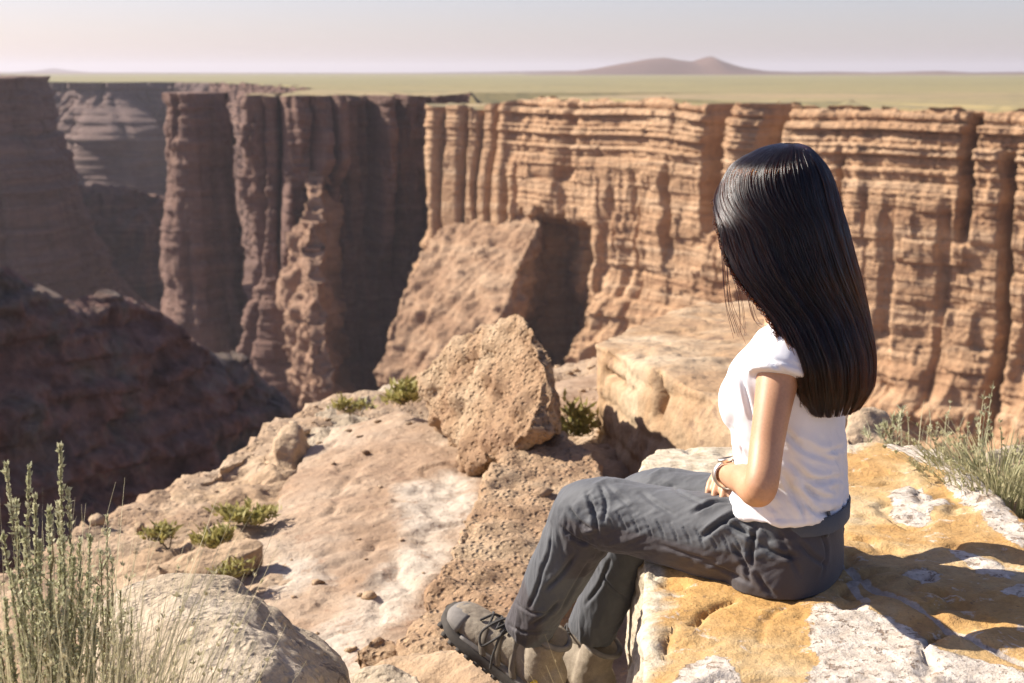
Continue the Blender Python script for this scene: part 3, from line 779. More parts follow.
pts = [U(975, 462, 3.9), U(990, 444, 4.0), U(1020, 440, 4.1), U(1060, 450, 4.1), U(1070, 490, 3.9), U(985, 480, 3.8), U(1030, 460, 4.5)]
rock('rock', pts, M_PALE, 'small pale rock behind the grass tuft at the right border', .014, 4, .03, 4, .02, 9, .02, 0, 86)
pts = [U(838, 430, 4.9), U(850, 408, 5.0), U(872, 402, 5.1), U(888, 418, 5.0), U(892, 450, 4.8), U(840, 460, 4.7), U(870, 430, 5.6)]
rock('rock', pts, M_TAN, 'brown rock just behind the flat rock, under the ends of the woman\'s hair', .016, 3, .05, 3, .02, 9, .03, 0, 87)

# --- loose stones and grit lying on the terrace
rs = np.random.default_rng(8); bvhs = []
for o in [o for o in COL.objects if o.type == 'MESH' and (o.name.startswith('ground') or o.name.startswith('rock') and o.get('category') == 'rock')]:
    bm = bmesh.new(); bm.from_mesh(o.data); bm.transform(Matrix.Translation(o.location)); bvhs.append(BVHTree.FromBMesh(bm)); bm.free()
bm0 = bmesh.new(); bmesh.ops.create_icosphere(bm0, subdivisions=1, radius=1); bv = np.array([tuple(v.co) for v in bm0.verts]); bf = np.array([[v.index for v in f.verts] for f in bm0.faces]); bm0.free()
VV, FF = [], []; k = 0
for i in range(420):
    x, y = rs.uniform(-2.2, 1.3), rs.uniform(2.6, 9)
    if .2 < x < 1.2 and y < 3.9: continue
    if fbm(np.array([[x*1.3, y*1.3, 0]]), 3, 70)[0] < -.05: continue
    zz = [r[0].z for r in (b.ray_cast(Vector((x, y, 2)), Vector((0, 0, -1))) for b in bvhs) if r[0] is not None]
    if not zz or max(zz) < -1.3 or max(zz) > -.35: continue
    r_ = min(.045, .006+.008*rs.exponential())
    q = bv*(1+.28*rs.normal(size=(len(bv), 1)))*r_*np.array([1.2, 1, .65])
    VV.append(q+np.array([x, y, max(zz)+r_*.25])); FF.append(bf+k*len(bv)); k += 1
tag(mesh_np('gravel', np.vstack(VV), np.vstack(FF), M_TAN, smooth_shade=False), kind='stuff')
# ============================================================ the woman
YAW = math.radians(25)
Ft = np.array([-math.cos(YAW), math.sin(YAW), 0]); Lt = np.array([-math.sin(YAW), -math.cos(YAW), 0]); UP = np.array([0, 0, 1.])
person = empty('person', (.56, 2.70, 0))
tag(person, 'woman with long black hair, white t-shirt and grey trousers sitting on the flat rock', 'person')
TC = np.array([.56, 2.70, 0])
def mirror(P):
    P = np.asarray(P, float); return P-2*((P-TC) @ Lt)[..., None]*Lt if P.ndim > 1 else P-2*((P-TC) @ Lt)*Lt
def ell(c, af, ab, b, n=48, F_=Ft, L_=Lt, pw=1.0, tilt=0.):
    th = np.linspace(0, 2*math.pi, n, endpoint=False)
    cs, sn = np.cos(th), np.sin(th)
    a = np.where(cs > 0, af, ab)
    k = (np.abs(cs)**2.4+np.abs(sn)**2.4)**(-1/2.4)
    return np.array(c)+np.outer(a*cs*k, F_)+np.outer(b*sn*k, L_)+np.outer(a*cs*k*tilt, UP)
def lerp_rings(secs, sub):
    """secs: (center, af, ab, b, tilt)"""
    A_ = np.array([[*s[0], s[1], s[2], s[3], (s[4] if len(s) > 4 else 0)] for s in secs]); A_ = crv(A_, sub)
    return [ell(r[:3], r[3], r[4], r[5], tilt=r[6]) for r in A_]

# joints
hipL = U(792, 548, 2.62); kneeL = U(591, 510, 2.84); ankL = U(518, 648, 3.0)
OFF = np.array([.098, .150, .0])
hipR = hipL+OFF; kneeR = U(650, 500, 2.985); ankR = U(582, 650, 3.14)
shoL = U(780, 362, 2.575); elbL = U(760, 487, 2.455); wriL = U(727, 474, 2.70)
mid = (hipL+hipR)/2
secs_torso = [(U(790, 560, 2.70), .09, .085, .135), (U(790, 512, 2.70), .088, .082, .125), (U(793, 470, 2.695), .086, .082, .118), (U(791, 430, 2.695), .094, .088, .126),
              (U(786, 392, 2.695), .105, .098, .142), (U(787, 360, 2.695), .085, .085, .150), (U(789, 340, 2.70), .06, .062, .125), (U(790, 322, 2.70), .05, .052, .066)]
def hand(g, w, tip_dir, palm_n, side, scale=1.0):
    """w wrist, tip_dir towards fingers, palm_n = back-of-hand normal, side = +1 if the thumb is on cross(tip_dir,palm_n)"""
    t = tip_dir/np.linalg.norm(tip_dir); nrm = palm_n-t*np.dot(palm_n, t); nrm /= np.linalg.norm(nrm); s = np.cross(t, nrm)*side
    g.tube([w-t*.01, w+t*.02, w+t*.055, w+t*.085], [(.024, .018), (.030, .016), (.038, .014), (.036, .011)], ref=nrm, k=20)
    for k, (o, ln, r) in enumerate(((.028, .068, .0082), (.010, .075, .0085), (-.009, .070, .0082), (-.027, .055, .0072))):
        b = w+t*.078+s*o
        d1 = t+s*o*1.2
        p1 = b+d1*ln*.45-nrm*.004; p2 = p1+d1*ln*.3-nrm*ln*.20; p3 = p2+d1*ln*.18-nrm*ln*.22
        g.tube([b-t*.02, b, p1, p2, p3], [r*1.05, r*1.08, r, r*.92, r*.8], k=12, ref=nrm)
    b = w+t*.022+s*.022
    g.tube([b-t*.004-s*.008, b+s*.016+t*.016-nrm*.006, b+s*.024+t*.042-nrm*.012, b+s*.022+t*.064-nrm*.018], [.013, .0115, .010, .0082], k=12, ref=nrm)

# ---- body: one continuous surface
g = Geo()
g.loft(lerp_rings([(s[0], s[1]*.90, s[2]*.90, s[3]*.90) for s in secs_torso], 5))
nb_ = U(790, 326, 2.70)
YH = math.radians(52)
Fh = np.array([-math.cos(YH), math.sin(YH), 0]); Lh = np.array([-math.sin(YH), -math.cos(YH), 0])
hc_ = U(784, 214, 2.70)
g.tube([nb_-UP*.05, nb_, hc_-UP*.10-Fh*.015, hc_-UP*.03], [.056, .050, .049, .055], k=24)
Rh = np.stack([Fh, Lh, UP], 1)
g.ball(hc_+UP*.012-Fh*.008, (.095, .075, .094), Rh, 32, 20)
g.ball(hc_-UP*.045+Fh*.022, (.068, .060, .078), Rh, 32, 18)
g.ball(hc_-UP*.098+Fh*.060, (.026, .026, .020), Rh)                         # chin
g.tube([hc_+Fh*.083+UP*.012, hc_+Fh*.096-UP*.012, hc_+Fh*.104-UP*.032, hc_+Fh*.090-UP*.038], [.009, .010, .013, .011], k=12)
g.ball(hc_+Fh*.083-UP*.066, (.010, .022, .007), Rh); g.ball(hc_+Fh*.081-UP*.077, (.010, .019, .007), Rh)
g.ball(hc_+Fh*.074+UP*.016, (.012, .046, .012), Rh)
for sg in (1, -1): g.ball(hc_-UP*.022-Fh*.005+Lh*.074*sg, (.018, .008, .030), Rh)
elbR, wriR, shoR = mirror(elbL), mirror(wriL), mirror(shoL)
for sh, el, wr, sd in ((shoL, elbL, wriL, 1), (shoR, elbR, wriR, -1)):
    inn = -Lt*sd
    g.tube([sh+inn*.05+UP*.005, sh+inn*.01, sh*.7+el*.3, sh*.35+el*.65, el-UP*.004, el*.62+wr*.38+UP*.002, el*.25+wr*.75, wr],
           [.046, .044, .036, .0315, .0305, (.030, .031), (.025, .025), (.0215, .019)], k=24, sub=8)
    td = Ft*.12+inn*.95-UP*.16
    hand(g, wr, td, UP+Ft*.15, 1 if sd > 0 else -1)
for h_, k_, a_ in ((hipL, kneeL, ankL), (hipR, kneeR, ankR)):
    g.tube([h_*.8+k_*.2, h_*.5+k_*.5, k_, k_*.6+a_*.4, k_*.35+a_*.65], [.052, .056, .050, .042, .032], k=20)
g.ball(U(790, 560, 2.70), (.075, .125, .07), np.stack([Ft, Lt, UP], 1))
body_me = voxel(g.mesh(), .0034)
relax(body_me, 6)
m = Mat('skin'); sn = m.noise(14, 4); sf = m.noise(220, 3)
sc_ = m.ramp(sn, [(.3, (.50, .26, .14)), (.7, (.60, .33, .185))]); sc_ = m.mix(.25, sc_, m.ramp(sf, [(.3, .6), (.6, 1)]), 'MULTIPLY')
M_SKIN = m.finish(sc_, .48, m.bump(sf, .15, .001), **{'Subsurface Weight': .12, 'Subsurface Radius': (.012, .005, .003), 'Subsurface Scale': 1.0})
M_EYE = flat('eye_white', (.75, .72, .68), .2)
body = obj('body', body_me, M_SKIN, person)
for sg in (1, -1):
    ge = Geo(); ge.ball(hc_+Fh*.0745+Lh*.031*sg-UP*.006, (.009, .012, .009), Rh); obj('eye', ge.mesh(), M_EYE, body)

# ---- garment helpers
CAMP = Vector((0, 0, EYE))
def cast(bvh, px, py):
    d = ray(px, py); r = bvh.ray_cast(CAMP, Vector(d).normalized())
    return None if r[0] is None else np.array(r[0])
def bvh_of(me):
    bm = bmesh.new(); bm.from_mesh(me); b = BVHTree.FromBMesh(bm); bm.free(); return b
def folds(me, strokes, clampz=None):
    """creases laid where the cloth pulls: (polyline, width, depth); flanks rise a little"""
    bvh = bvh_of(me); V = verts_of(me); N = normals_of(me); o = np.zeros(len(V))
    for pl, w, dep in strokes:
        pl = crv(np.array(pl, float), 6) if len(pl) > 2 else crv(np.array([pl[0], ((pl[0][0]+pl[1][0])/2, (pl[0][1]+pl[1][1])/2), pl[1]], float), 6)
        pts = [cast(bvh, x, y) for x, y in pl]; pts = [p for p in pts if p is not None]
        if len(pts) < 3: continue
        pts = np.array(pts); n = len(pts)
        c = pts.mean(0); R_ = np.linalg.norm(pts-c, axis=1).max()+w*4
        ii = np.where(np.linalg.norm(V-c, axis=1) < R_)[0]
        if not len(ii): continue
        Pq = V[ii]; best = np.full(len(ii), 9.); tt = np.zeros(len(ii))
        for k in range(n-1):
            a, b = pts[k], pts[k+1]; ab = b-a
            t = np.clip(((Pq-a) @ ab)/(ab @ ab+1e-12), 0, 1); d = np.linalg.norm(Pq-a-t[:, None]*ab, axis=1)
            u = d < best; best[u] = d[u]; tt[u] = (k+t[u])/(n-1)
        q = (best/(w*.56))**2
        taper = np.clip(np.sin(math.pi*np.clip(tt*.9+.05, 0, 1))*1.5, 0, 1)
        o[ii] -= dep*taper*(1.15*np.exp(-q)-.65*np.exp(-q/6))
    V = V+N*o[:, None]; set_verts(me, V)

# ---- trousers
g = Geo()
g.loft(lerp_rings([(U(790, 600, 2.695), .075, .06, .11), (U(790, 582, 2.695), .115, .092, .158), (U(790, 555, 2.70), .118, .098, .164), (U(790, 525, 2.70), .106, .096, .148),
                   (U(790, 504, 2.70), .094, .090, .136), (U(790, 492, 2.70), .088, .086, .130)], 5))
Lth = lambda a, b, t: a*(1-t)+b*t
g.tube([hipL+UP*.005+OFF*.12, Lth(hipL, kneeL, .3)-UP*.006, Lth(hipL, kneeL, .62)-UP*.004, kneeL-UP*.002, Lth(kneeL, ankL, .16), Lth(kneeL, ankL, .45), Lth(kneeL, ankL, .68), Lth(kneeL, ankL, .87)],
       [(.098, .090), (.088, .083), (.076, .073), (.068, .066), (.066, .070), (.063, .065), (.054, .054), (.052, .048)], k=32, sub=8, round_ends=False, ref=(.57, .82, 0))
g.tube([hipR+UP*.005-OFF*.12, Lth(hipR, kneeR, .3)-UP*.004, Lth(hipR, kneeR, .62)-UP*.004, kneeR-UP*.002, Lth(kneeR, ankR, .16), Lth(kneeR, ankR, .45), Lth(kneeR, ankR, .70), Lth(kneeR, ankR, .87)],
       [(.098, .090), (.088, .083), (.076, .074), (.068, .066), (.065, .068), (.062, .061), (.056, .054), (.054, .050)], k=32, sub=8, round_ends=False, ref=(.57, .82, 0))
tr = voxel(g.mesh(), .0034)
relax(tr, 11)
V = verts_of(tr); V[:, 2] = np.where(V[:, 2] < .012, np.where((V[:, 0] > .30) & (V[:, 2] > -.12), np.maximum(V[:, 2], .004+.3*(V[:, 2]-.012)*0), V[:, 2]), V[:, 2]); set_verts(tr, V)
def leg_noise(me, amp):
    V = verts_of(me); N = normals_of(me); o = np.zeros(len(V))
    for h_, k_, a_ in ((hipL, kneeL, ankL), (hipR, kneeR, ankR)):
        for a, b, kk in ((h_, k_, 0), (k_, a_, 1)):
            ax = (b-a)/np.linalg.norm(b-a); t = (V-a) @ ax/np.linalg.norm(b-a); r = V-a-np.outer((V-a) @ ax, ax)
            w = smooth(-.15, .1, t)*smooth(1.1, .9, t)*smooth(.13, .09, np.linalg.norm(r, axis=1))
            s1 = np.cross(ax, [0, 0, 1]); s1 /= np.linalg.norm(s1); ang = np.arctan2(r @ np.cross(s1, ax), r @ s1)
            # diagonal drag folds
            f = fbm(np.stack([t*(7.5 if kk else 6.0)+np.sin(ang)*1.5, np.cos(ang)*1.1+kk*5, np.sin(ang)*1.0], -1), 4, 91, ridged=True)
            strength = .55+.9*np.exp(-((t-(0 if kk else 1))/.28)**2)+(.8*np.exp(-((t-.95)/.2)**2) if kk else .7*np.exp(-(t/.3)**2))
            o = o+w*f*amp*strength
    set_verts(me, V+N*o[:, None])
leg_noise(tr, .0052)
st = [([(758, 514), (764, 530), (778, 546)], .004, .003), ([(748, 512), (752, 528), (764, 548), (778, 552)], .004, .0025), ([(587, 493), (594, 512), (598, 535)], .010, .011), ([(569, 508), (580, 522), (594, 531)], .009, .010), ([(560, 526), (575, 538), (591, 545)], .009, .009), ([(600, 484), (606, 502), (604, 522)], .009, .007),
      ([(551, 535), (548, 556), (540, 575)], .010, .008), ([(575, 555), (560, 575), (545, 590)], .010, .009), ([(590, 560), (572, 590), (560, 612)], .010, .008), ([(543, 572), (536, 592), (529, 608)], .009, .007), ([(560, 600), (545, 616), (532, 625)], .010, .009), ([(512, 600), (530, 612), (552, 612)], .008, .006), ([(505, 622), (525, 632), (560, 630)], .008, .007),
      ([(604, 484), (620, 498), (636, 512)], .010, .005), ([(640, 492), (656, 504), (674, 515)], .010, .005), ([(662, 482), (690, 498), (712, 508)], .010, .005),
      ([(694, 512), (715, 503), (737, 502)], .010, .014), ([(703, 537), (720, 524), (741, 512)], .011, .017), ([(723, 522), (740, 530), (758, 541)], .010, .016), ([(757, 526), (752, 546), (752, 566)], .011, .015), ([(732, 545), (745, 562), (750, 580)], .010, .011),
      ([(761, 545), (778, 554), (796, 557)], .011, .012), ([(757, 574), (765, 586), (774, 596)], .010, .008), ([(798, 541), (812, 556), (828, 566)], .011, .007), ([(775, 530), (785, 545), (800, 575)], .012, .007), ([(820, 530), (826, 550), (822, 575)], .012, .006),
      ([(700, 560), (725, 570), (755, 585)], .010, .006), ([(660, 545), (690, 555), (720, 562)], .009, .005),
      ([(600, 570), (612, 588), (628, 600)], .008, .007), ([(610, 560), (600, 585), (585, 605)], .009, .007)]
for k in range(11):
    x = 604+k*13; y = 515+k*2.6
    st.append(([(x, y-5), (x+5, y+3), (x+9, y+13)], .0055, .0045))
folds(tr, st)
V = verts_of(tr)
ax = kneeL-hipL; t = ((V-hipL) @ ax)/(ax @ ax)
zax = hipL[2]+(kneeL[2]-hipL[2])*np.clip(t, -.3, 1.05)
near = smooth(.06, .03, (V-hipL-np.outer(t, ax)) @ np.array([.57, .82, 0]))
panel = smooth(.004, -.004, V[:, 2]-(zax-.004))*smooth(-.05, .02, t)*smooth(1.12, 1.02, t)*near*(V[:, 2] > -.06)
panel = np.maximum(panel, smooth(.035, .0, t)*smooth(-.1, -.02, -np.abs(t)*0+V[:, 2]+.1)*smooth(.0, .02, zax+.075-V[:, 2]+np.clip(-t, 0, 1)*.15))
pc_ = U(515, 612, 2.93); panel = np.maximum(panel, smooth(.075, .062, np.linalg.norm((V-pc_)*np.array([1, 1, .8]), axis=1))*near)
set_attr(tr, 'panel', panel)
seam = np.exp(-((V[:, 2]-(zax-.002))/.0022)**2)*smooth(-.02, .05, t)*smooth(1.1, 1.0, t)*near*(V[:, 2] > -.06)
set_attr(tr, 'seam', seam)
m = Mat('trouser_cloth')
wv = m.noise(900, 2, .5, m.mapping((1, 1, .3))); bl = m.noise(9, 4)
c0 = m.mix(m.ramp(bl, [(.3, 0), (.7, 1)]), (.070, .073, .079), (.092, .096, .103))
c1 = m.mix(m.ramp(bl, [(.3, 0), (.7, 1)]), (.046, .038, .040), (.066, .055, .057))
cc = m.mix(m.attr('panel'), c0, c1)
cc = m.mix(m.math('MULTIPLY', m.attr('seam'), .6), cc, (.03, .026, .028))
cc = m.mix(.3, cc, m.ramp(wv, [(.3, .5), (.7, 1)]), 'MULTIPLY')
M_TROU = m.finish(cc, .72, m.bump(m.math('ADD', wv, m.math('MULTIPLY', m.noise(60, 4), 2.0)), .25, .002), **{'Sheen Weight': .15})
trousers = obj('trousers', tr, M_TROU, person)
# waistband standing off the back, belt loop, side pocket zip
def band(path_secs, h, th, name, mat, par, k=64):
    r0 = ell(*path_secs, n=k); gg = Geo()
    c = np.array(path_secs[0]); inn = c+(r0-c)*(1-th)
    gg.loft([r0, r0+UP*h, inn+UP*h, inn, r0], cap=False)
    me = gg.mesh(); return obj(name, me, mat, par)
M_DARK = flat('dark_cloth', (.035, .036, .04), .8)
wb = band((U(790, 515, 2.70)-Ft*.006, .090, .106, .136), .034, .03, 'waistband', M_TROU, trousers)
for fx in (-.05, .075):
    gg = Geo(); c = np.array(U(790, 515, 2.70))-Ft*.006; p = c-Ft*.108+Lt*fx+np.array([0, 0, .016])+Ft*abs(fx)*.30
    gg.tube([p-UP*.022, p-Ft*.004, p+UP*.024], [(.006, .003)]*3, k=8); obj('belt_loop', gg.mesh(), M_TROU, trousers)

# ---- t-shirt
g = Geo()
sh_secs = [(U(790, 503, 2.70), .112, .104, .150, -.02), (U(791, 492, 2.70), .106, .098, .144, -.01), (U(793, 470, 2.695), .098, .092, .134), (U(791, 430, 2.695), .108, .098, .138),
           (U(787, 390, 2.695), .112, .100, .150), (U(786, 362, 2.695), .098, .093, .152), (U(789, 341, 2.70), .066, .068, .128), (U(790, 328, 2.70), .056, .058, .075)]
g.loft(lerp_rings(sh_secs, 6))
for sg in (1, -1): g.ball(U(787, 396, 2.695)+Ft*.066+Lt*.062*sg, (.052, .060, .066), np.stack([Ft, Lt, UP], 1))
for sh, el, sd in ((shoL, elbL, 1), (shoR, elbR, -1)):
    inn = -Lt*sd
    g.tube([sh+inn*.075+UP*.018, sh+inn*.02+UP*.012, sh+(el-sh)*.06+Lt*sd*.002, sh+(el-sh)*.13+Lt*sd*.002], [.056, .058, .057, (.056, .056)], k=28, round_ends=False)
ts = voxel(g.mesh(), .0038)
relax(ts, 9)
V = verts_of(ts); N = normals_of(ts)
c0 = U(794, 516, 2.70)
low = smooth(.36, .20, V[:, 2])
ang = np.arctan2((V-TC) @ Lt, (V-TC) @ Ft)
o = .010*low*fbm(np.stack([V[:, 2]*16+ang*1.2, np.cos(ang)*1.6, np.sin(ang)*1.6], -1), 3, 95, ridged=True)
o += .0035*fbm(V*np.array([13, 13, 8]), 4, 96)
zh = U(790, 503, 2.70)[2]
o -= .0022*np.exp(-((V[:, 2]-zh-.012)/.0035)**2)
for sh, el in ((shoL, elbL), (shoR, elbR)):
    ax_ = el-sh; t_s = ((V-sh) @ ax_)/(ax_ @ ax_); rr_ = np.linalg.norm(V-sh-np.outer(t_s, ax_), axis=1)
    o -= .0022*np.exp(-((t_s-.085)/.013)**2)*(rr_ < .085)*(np.sign((V-TC) @ Lt) == np.sign((sh-TC) @ Lt))
set_verts(ts, V+N*o[:, None])
st = [([(785, 430), (805, 450), (838, 462)], .011, .009), ([(790, 462), (812, 480), (842, 478)], .011, .010), ([(800, 478), (815, 495), (838, 500)], .010, .009), ([(795, 490), (815, 512), (835, 512)], .009, .008), ([(783, 475), (797, 500), (806, 518)], .010, .008), ([(800, 440), (822, 452), (843, 448)], .010, .006),
      ([(762, 350), (772, 362), (785, 372)], .008, .005), ([(740, 372), (746, 395), (752, 420)], .010, .006), ([(735, 430), (742, 450), (745, 470)], .009, .005), ([(742, 340), (750, 350), (752, 364)], .007, .004)]
folds(ts, [(p, w, d*1.6) for p, w, d in st]); relax(ts, 1)
m = Mat('white_cotton'); wv = m.noise(700, 2, .5)
M_SHIRT = m.finish(m.mix(m.ramp(m.noise(6, 3), [(.3, 0), (.7, 1)]), (.80, .79, .80), (.84, .83, .84)), .85, m.bump(wv, .12, .001), **{'Sheen Weight': .1})
shirt = obj('t_shirt', ts, M_SHIRT, person)

# ---- wristwatch on the near wrist
M_GOLD = flat('watch_metal', (.80, .70, .58), .38, Metallic=1.0)
M_GLASS = flat('watch_face', (.02, .02, .025), .08)
wd = wriL-elbL; wd /= np.linalg.norm(wd); wp = wriL-wd*.012
gg = Geo(); s1 = np.cross(wd, UP); s1 /= np.linalg.norm(s1); u1 = np.cross(s1, wd)
th = np.linspace(0, 2*math.pi, 40, endpoint=False)
def wring(off, e): return wp+wd*off+np.outer(np.cos(th)*(.0265+e), s1)+np.outer(np.sin(th)*(.0245+e), u1)
gg.loft([wring(-.0105, .001), wring(-.0105, .004), wring(0, .0052), wring(.0105, .004), wring(.0105, .001), wring(-.0105, .001)], cap=False)
watch = obj('wristwatch', gg.mesh(), M_GOLD, person)
outd = s1 if np.dot(s1, -Lt) < 0 else -s1
cd = (u1*.95+outd*.15); cd /= np.linalg.norm(cd); sd2 = np.cross(cd, wd)
gg = Geo(); cpos = wp+cd*.027
def dial(off, r): return cpos+cd*off+np.outer(np.cos(th)*r, wd)+np.outer(np.sin(th)*r*1.15, sd2)
gg.loft([dial(-.003, .013), dial(.004, .0145), dial(.0065, .0135), dial(.0065, .012)]); obj('watch_case', gg.mesh(), M_GOLD, watch)
gg = Geo(); gg.loft([dial(.0062, .0118), dial(.0070, .0115)]); obj('watch_face', gg.mesh(), M_GLASS, watch)

# ---- hiking boots
M_BOOT = Mat('boot_leather'); bn = M_BOOT.noise(40, 5, .65); bw = M_BOOT.noise(500, 2)
bc = M_BOOT.ramp(bn, [(.3, (.25, .20, .145)), (.7, (.38, .315, .23))])
M_BOOT = M_BOOT.finish(M_BOOT.mix(.3, bc, M_BOOT.ramp(bw, [(.3, .4), (.7, 1)]), 'MULTIPLY'), .85, M_BOOT.bump(M_BOOT.math('ADD', bn, bw), .4, .003))
M_MESH = flat('boot_mesh_fabric', (.17, .14, .105), .95)
M_RUB = flat('boot_rubber', (.20, .18, .16), .85)
M_SOLE = flat('boot_sole', (.075, .065, .055), .9)
M_LACE = flat('boot_lace', (.06, .055, .05), .9)
M_YEL = flat('yellow_badge', (.75, .50, .04), .5)
def boot(ank, knee, fdir, pitch, sc=1.13):
    dl = (knee-ank)/np.linalg.norm(knee-ank)
    f = np.array([fdir[0], fdir[1], 0]); f /= np.linalg.norm(f); l = np.array([-f[1], f[0], 0])
    f3 = f*math.cos(pitch)+UP*math.sin(pitch); u3 = UP*math.cos(pitch)-f*math.sin(pitch)
    org = ank-u3*.085*sc
    B_ = lambda x, y, z: org+(f3*x+l*y+u3*z)*sc
    #      x    half-w  top    (height above the sole)
    prof = [(-.078, .020, .055), (-.070, .031, .085), (-.045, .036, .105), (-.01, .036, .115), (.03, .036, .110), (.065, .039, .088), (.10, .045, .078), (.13, .047, .070), (.16, .045, .064), (.182, .037, .057), (.196, .023, .046), (.202, .010, .032)]
    def ring(x, hw, top, e=0., z0=.014, n=28):
        r = []
        for a in np.linspace(0, 2*math.pi, n, endpoint=False):
            c, s_ = math.cos(a), math.sin(a); q = (abs(c)**2.6+abs(s_)**2.6)**(-1/2.6)
            zc = (top+z0)/2; hz_ = (top-z0)/2+e
            r.append(B_(x, (hw+e)*c*q*(1-.22*max(0, s_)), zc+hz_*s_*q))
        return r
    pr = crv(np.array(prof), 3)
    ce = B_(-.018, 0, .06)+dl*.105; lf = f3-dl*np.dot(f3, dl); lf /= np.linalg.norm(lf)
    g = Geo(); g.loft([ring(*p) for p in pr])
    g.tube([B_(-.02, 0, .05), B_(-.018, 0, .06)+dl*.055, B_(-.018, 0, .06)+dl*.105], [(.040, .048), (.040, .046), (.040, .046)], k=28, ref=l, round_ends=False)
    me = voxel(g.mesh(), .003); relax(me, 7)
    Vb = verts_of(me); Nb = normals_of(me); set_verts(me, Vb+Nb*(.0016*fbm(Vb*60, 3, 97))[:, None])
    b = obj('boot', me, M_BOOT, person)
    # sole with lugs
    def outline(z, e):
        up = [(p[0]+(.006 if i > len(pr)-6 else 0)+(-.004 if i < 4 else 0), p[1]+e) for i, p in enumerate(pr)]
        return [B_(x, w, z+(.012*max(0, (x-.12)/.08)**2)) for x, w in up]+[B_(x, -w, z+(.012*max(0, (x-.12)/.08)**2)) for x, w in up[::-1]]
    g = Geo(); g.loft([outline(-.004, .001), outline(0, .004), outline(.012, .005), outline(.020, .003)])
    for x in np.arange(-.07, .195, .022):
        w = np.interp(x, pr[:, 0], pr[:, 1])
        for s_ in (1, -1):
            rr = [[B_(x+dx, s_*(w+dy), zz) for dx, dy in ((-.007, -.018), (.007, -.018), (.007, .005), (-.007, .005))] for zz in (-.006, .001)]
            g.loft(rr)
    obj('sole', g.mesh(), M_SOLE, b)
    # rubber toe cap and heel counter
    g = Geo(); g.loft([ring(p[0], p[1], p[2]*.92, .004) for p in pr if p[0] > .145]); tc = obj('toe_cap', g.mesh(), M_RUB, b)
    g = Geo(); g.loft([ring(p[0], p[1], .062, .003) for p in pr if p[0] < -.03]); obj('heel_counter', g.mesh(), M_RUB, b)
    # mud guard round the lower edge of the upper
    g = Geo(); g.loft([ring(p[0], p[1], .036, .0022) for p in pr if -.03 < p[0] < .15]); obj('mud_guard', g.mesh(), M_RUB, b)
    # side overlay straps
    for s_ in (1, -1):
        for x0, x1 in ((.02, .045), (.06, .078), (.095, .108)):
            g = Geo(); w0 = np.interp(x0, pr[:, 0], pr[:, 1]); t1 = np.interp(x1, pr[:, 0], pr[:, 2])
            g.tube([B_(x0-.012, s_*(w0+.001), .026), B_(x0, s_*(w0+.002), .045), B_(x1, s_*w0*.72, t1-.008)], [(.009, .0032)]*3, k=8, ref=l); obj('overlay_strap', g.mesh(), M_MESH, b)
    # tongue, collar
    g = Geo(); g.tube([B_(.10, 0, .068), B_(.06, 0, .093), B_(.036, 0, .105), ce+lf*.047+dl*.012], [(.018, .006), (.022, .007), (.026, .007), (.026, .006)], k=14, ref=l); obj('tongue', g.mesh(), M_MESH, b)
    g = Geo(); cr_ = [ce+lf*.046*math.cos(a)+l*.040*math.sin(a) for a in np.linspace(0, 2*math.pi, 30)]
    g.tube(cr_, [.007]*30, k=10, sub=1, round_ends=False); obj('collar', g.mesh(), M_RUB, b)
    # laces: crosses and a bow
    g = Geo(); xs = [.128, .108, .090, .072, .056, .044]
    for i in range(len(xs)-1):
        for s_ in (1, -1):
            ta = np.interp(xs[i], pr[:, 0], pr[:, 2]); tb = np.interp(xs[i+1], pr[:, 0], pr[:, 2])
            if i == len(xs)-2: tb = .128
            g.tube([B_(xs[i], s_*.024, ta+.0), B_((xs[i]+xs[i+1])/2, 0, (ta+tb)/2+.010), B_(xs[i+1], -s_*.024, tb+.0)], [.0030]*3, k=7)
    kx, kz = .060, .118
    for s_ in (1, -1):
        g.tube([B_(kx, 0, kz), B_(kx+.025, s_*.030, kz-.004), B_(kx+.045, s_*.052, kz-.045), B_(kx+.030, s_*.056, kz-.070), B_(kx+.012, s_*.046, kz-.035), B_(kx, s_*.004, kz)], [.0030]*6, k=7)
        g.tube([B_(kx, 0, kz), B_(kx+.012, s_*.036, kz-.02), B_(kx+.002, s_*.054, kz-.065), B_(kx-.008, s_*.052, kz-.10)], [.0030]*4, k=7)
    g.ball(B_(kx, 0, kz), (.007, .007, .006))
    obj('lace', g.mesh(), M_LACE, b)
    g = Geo(); lo = -1 if np.dot(l, [0, -1, 0]) < 0 else 1
    g.loft([[B_(-.035+.007*math.cos(a), lo*(.0365+e), .050+.009*math.sin(a)) for a in np.linspace(0, 2*math.pi, 16, endpoint=False)] for e in (0, .004)]); obj('badge', g.mesh(), M_YEL, b)
    return b
boot(U(538, 652, 3.02), kneeL, (-.86, .51), math.radians(30), 1.14)
boot(U(585, 660, 3.16), kneeR, (-.72, .69), math.radians(14), 1.15)

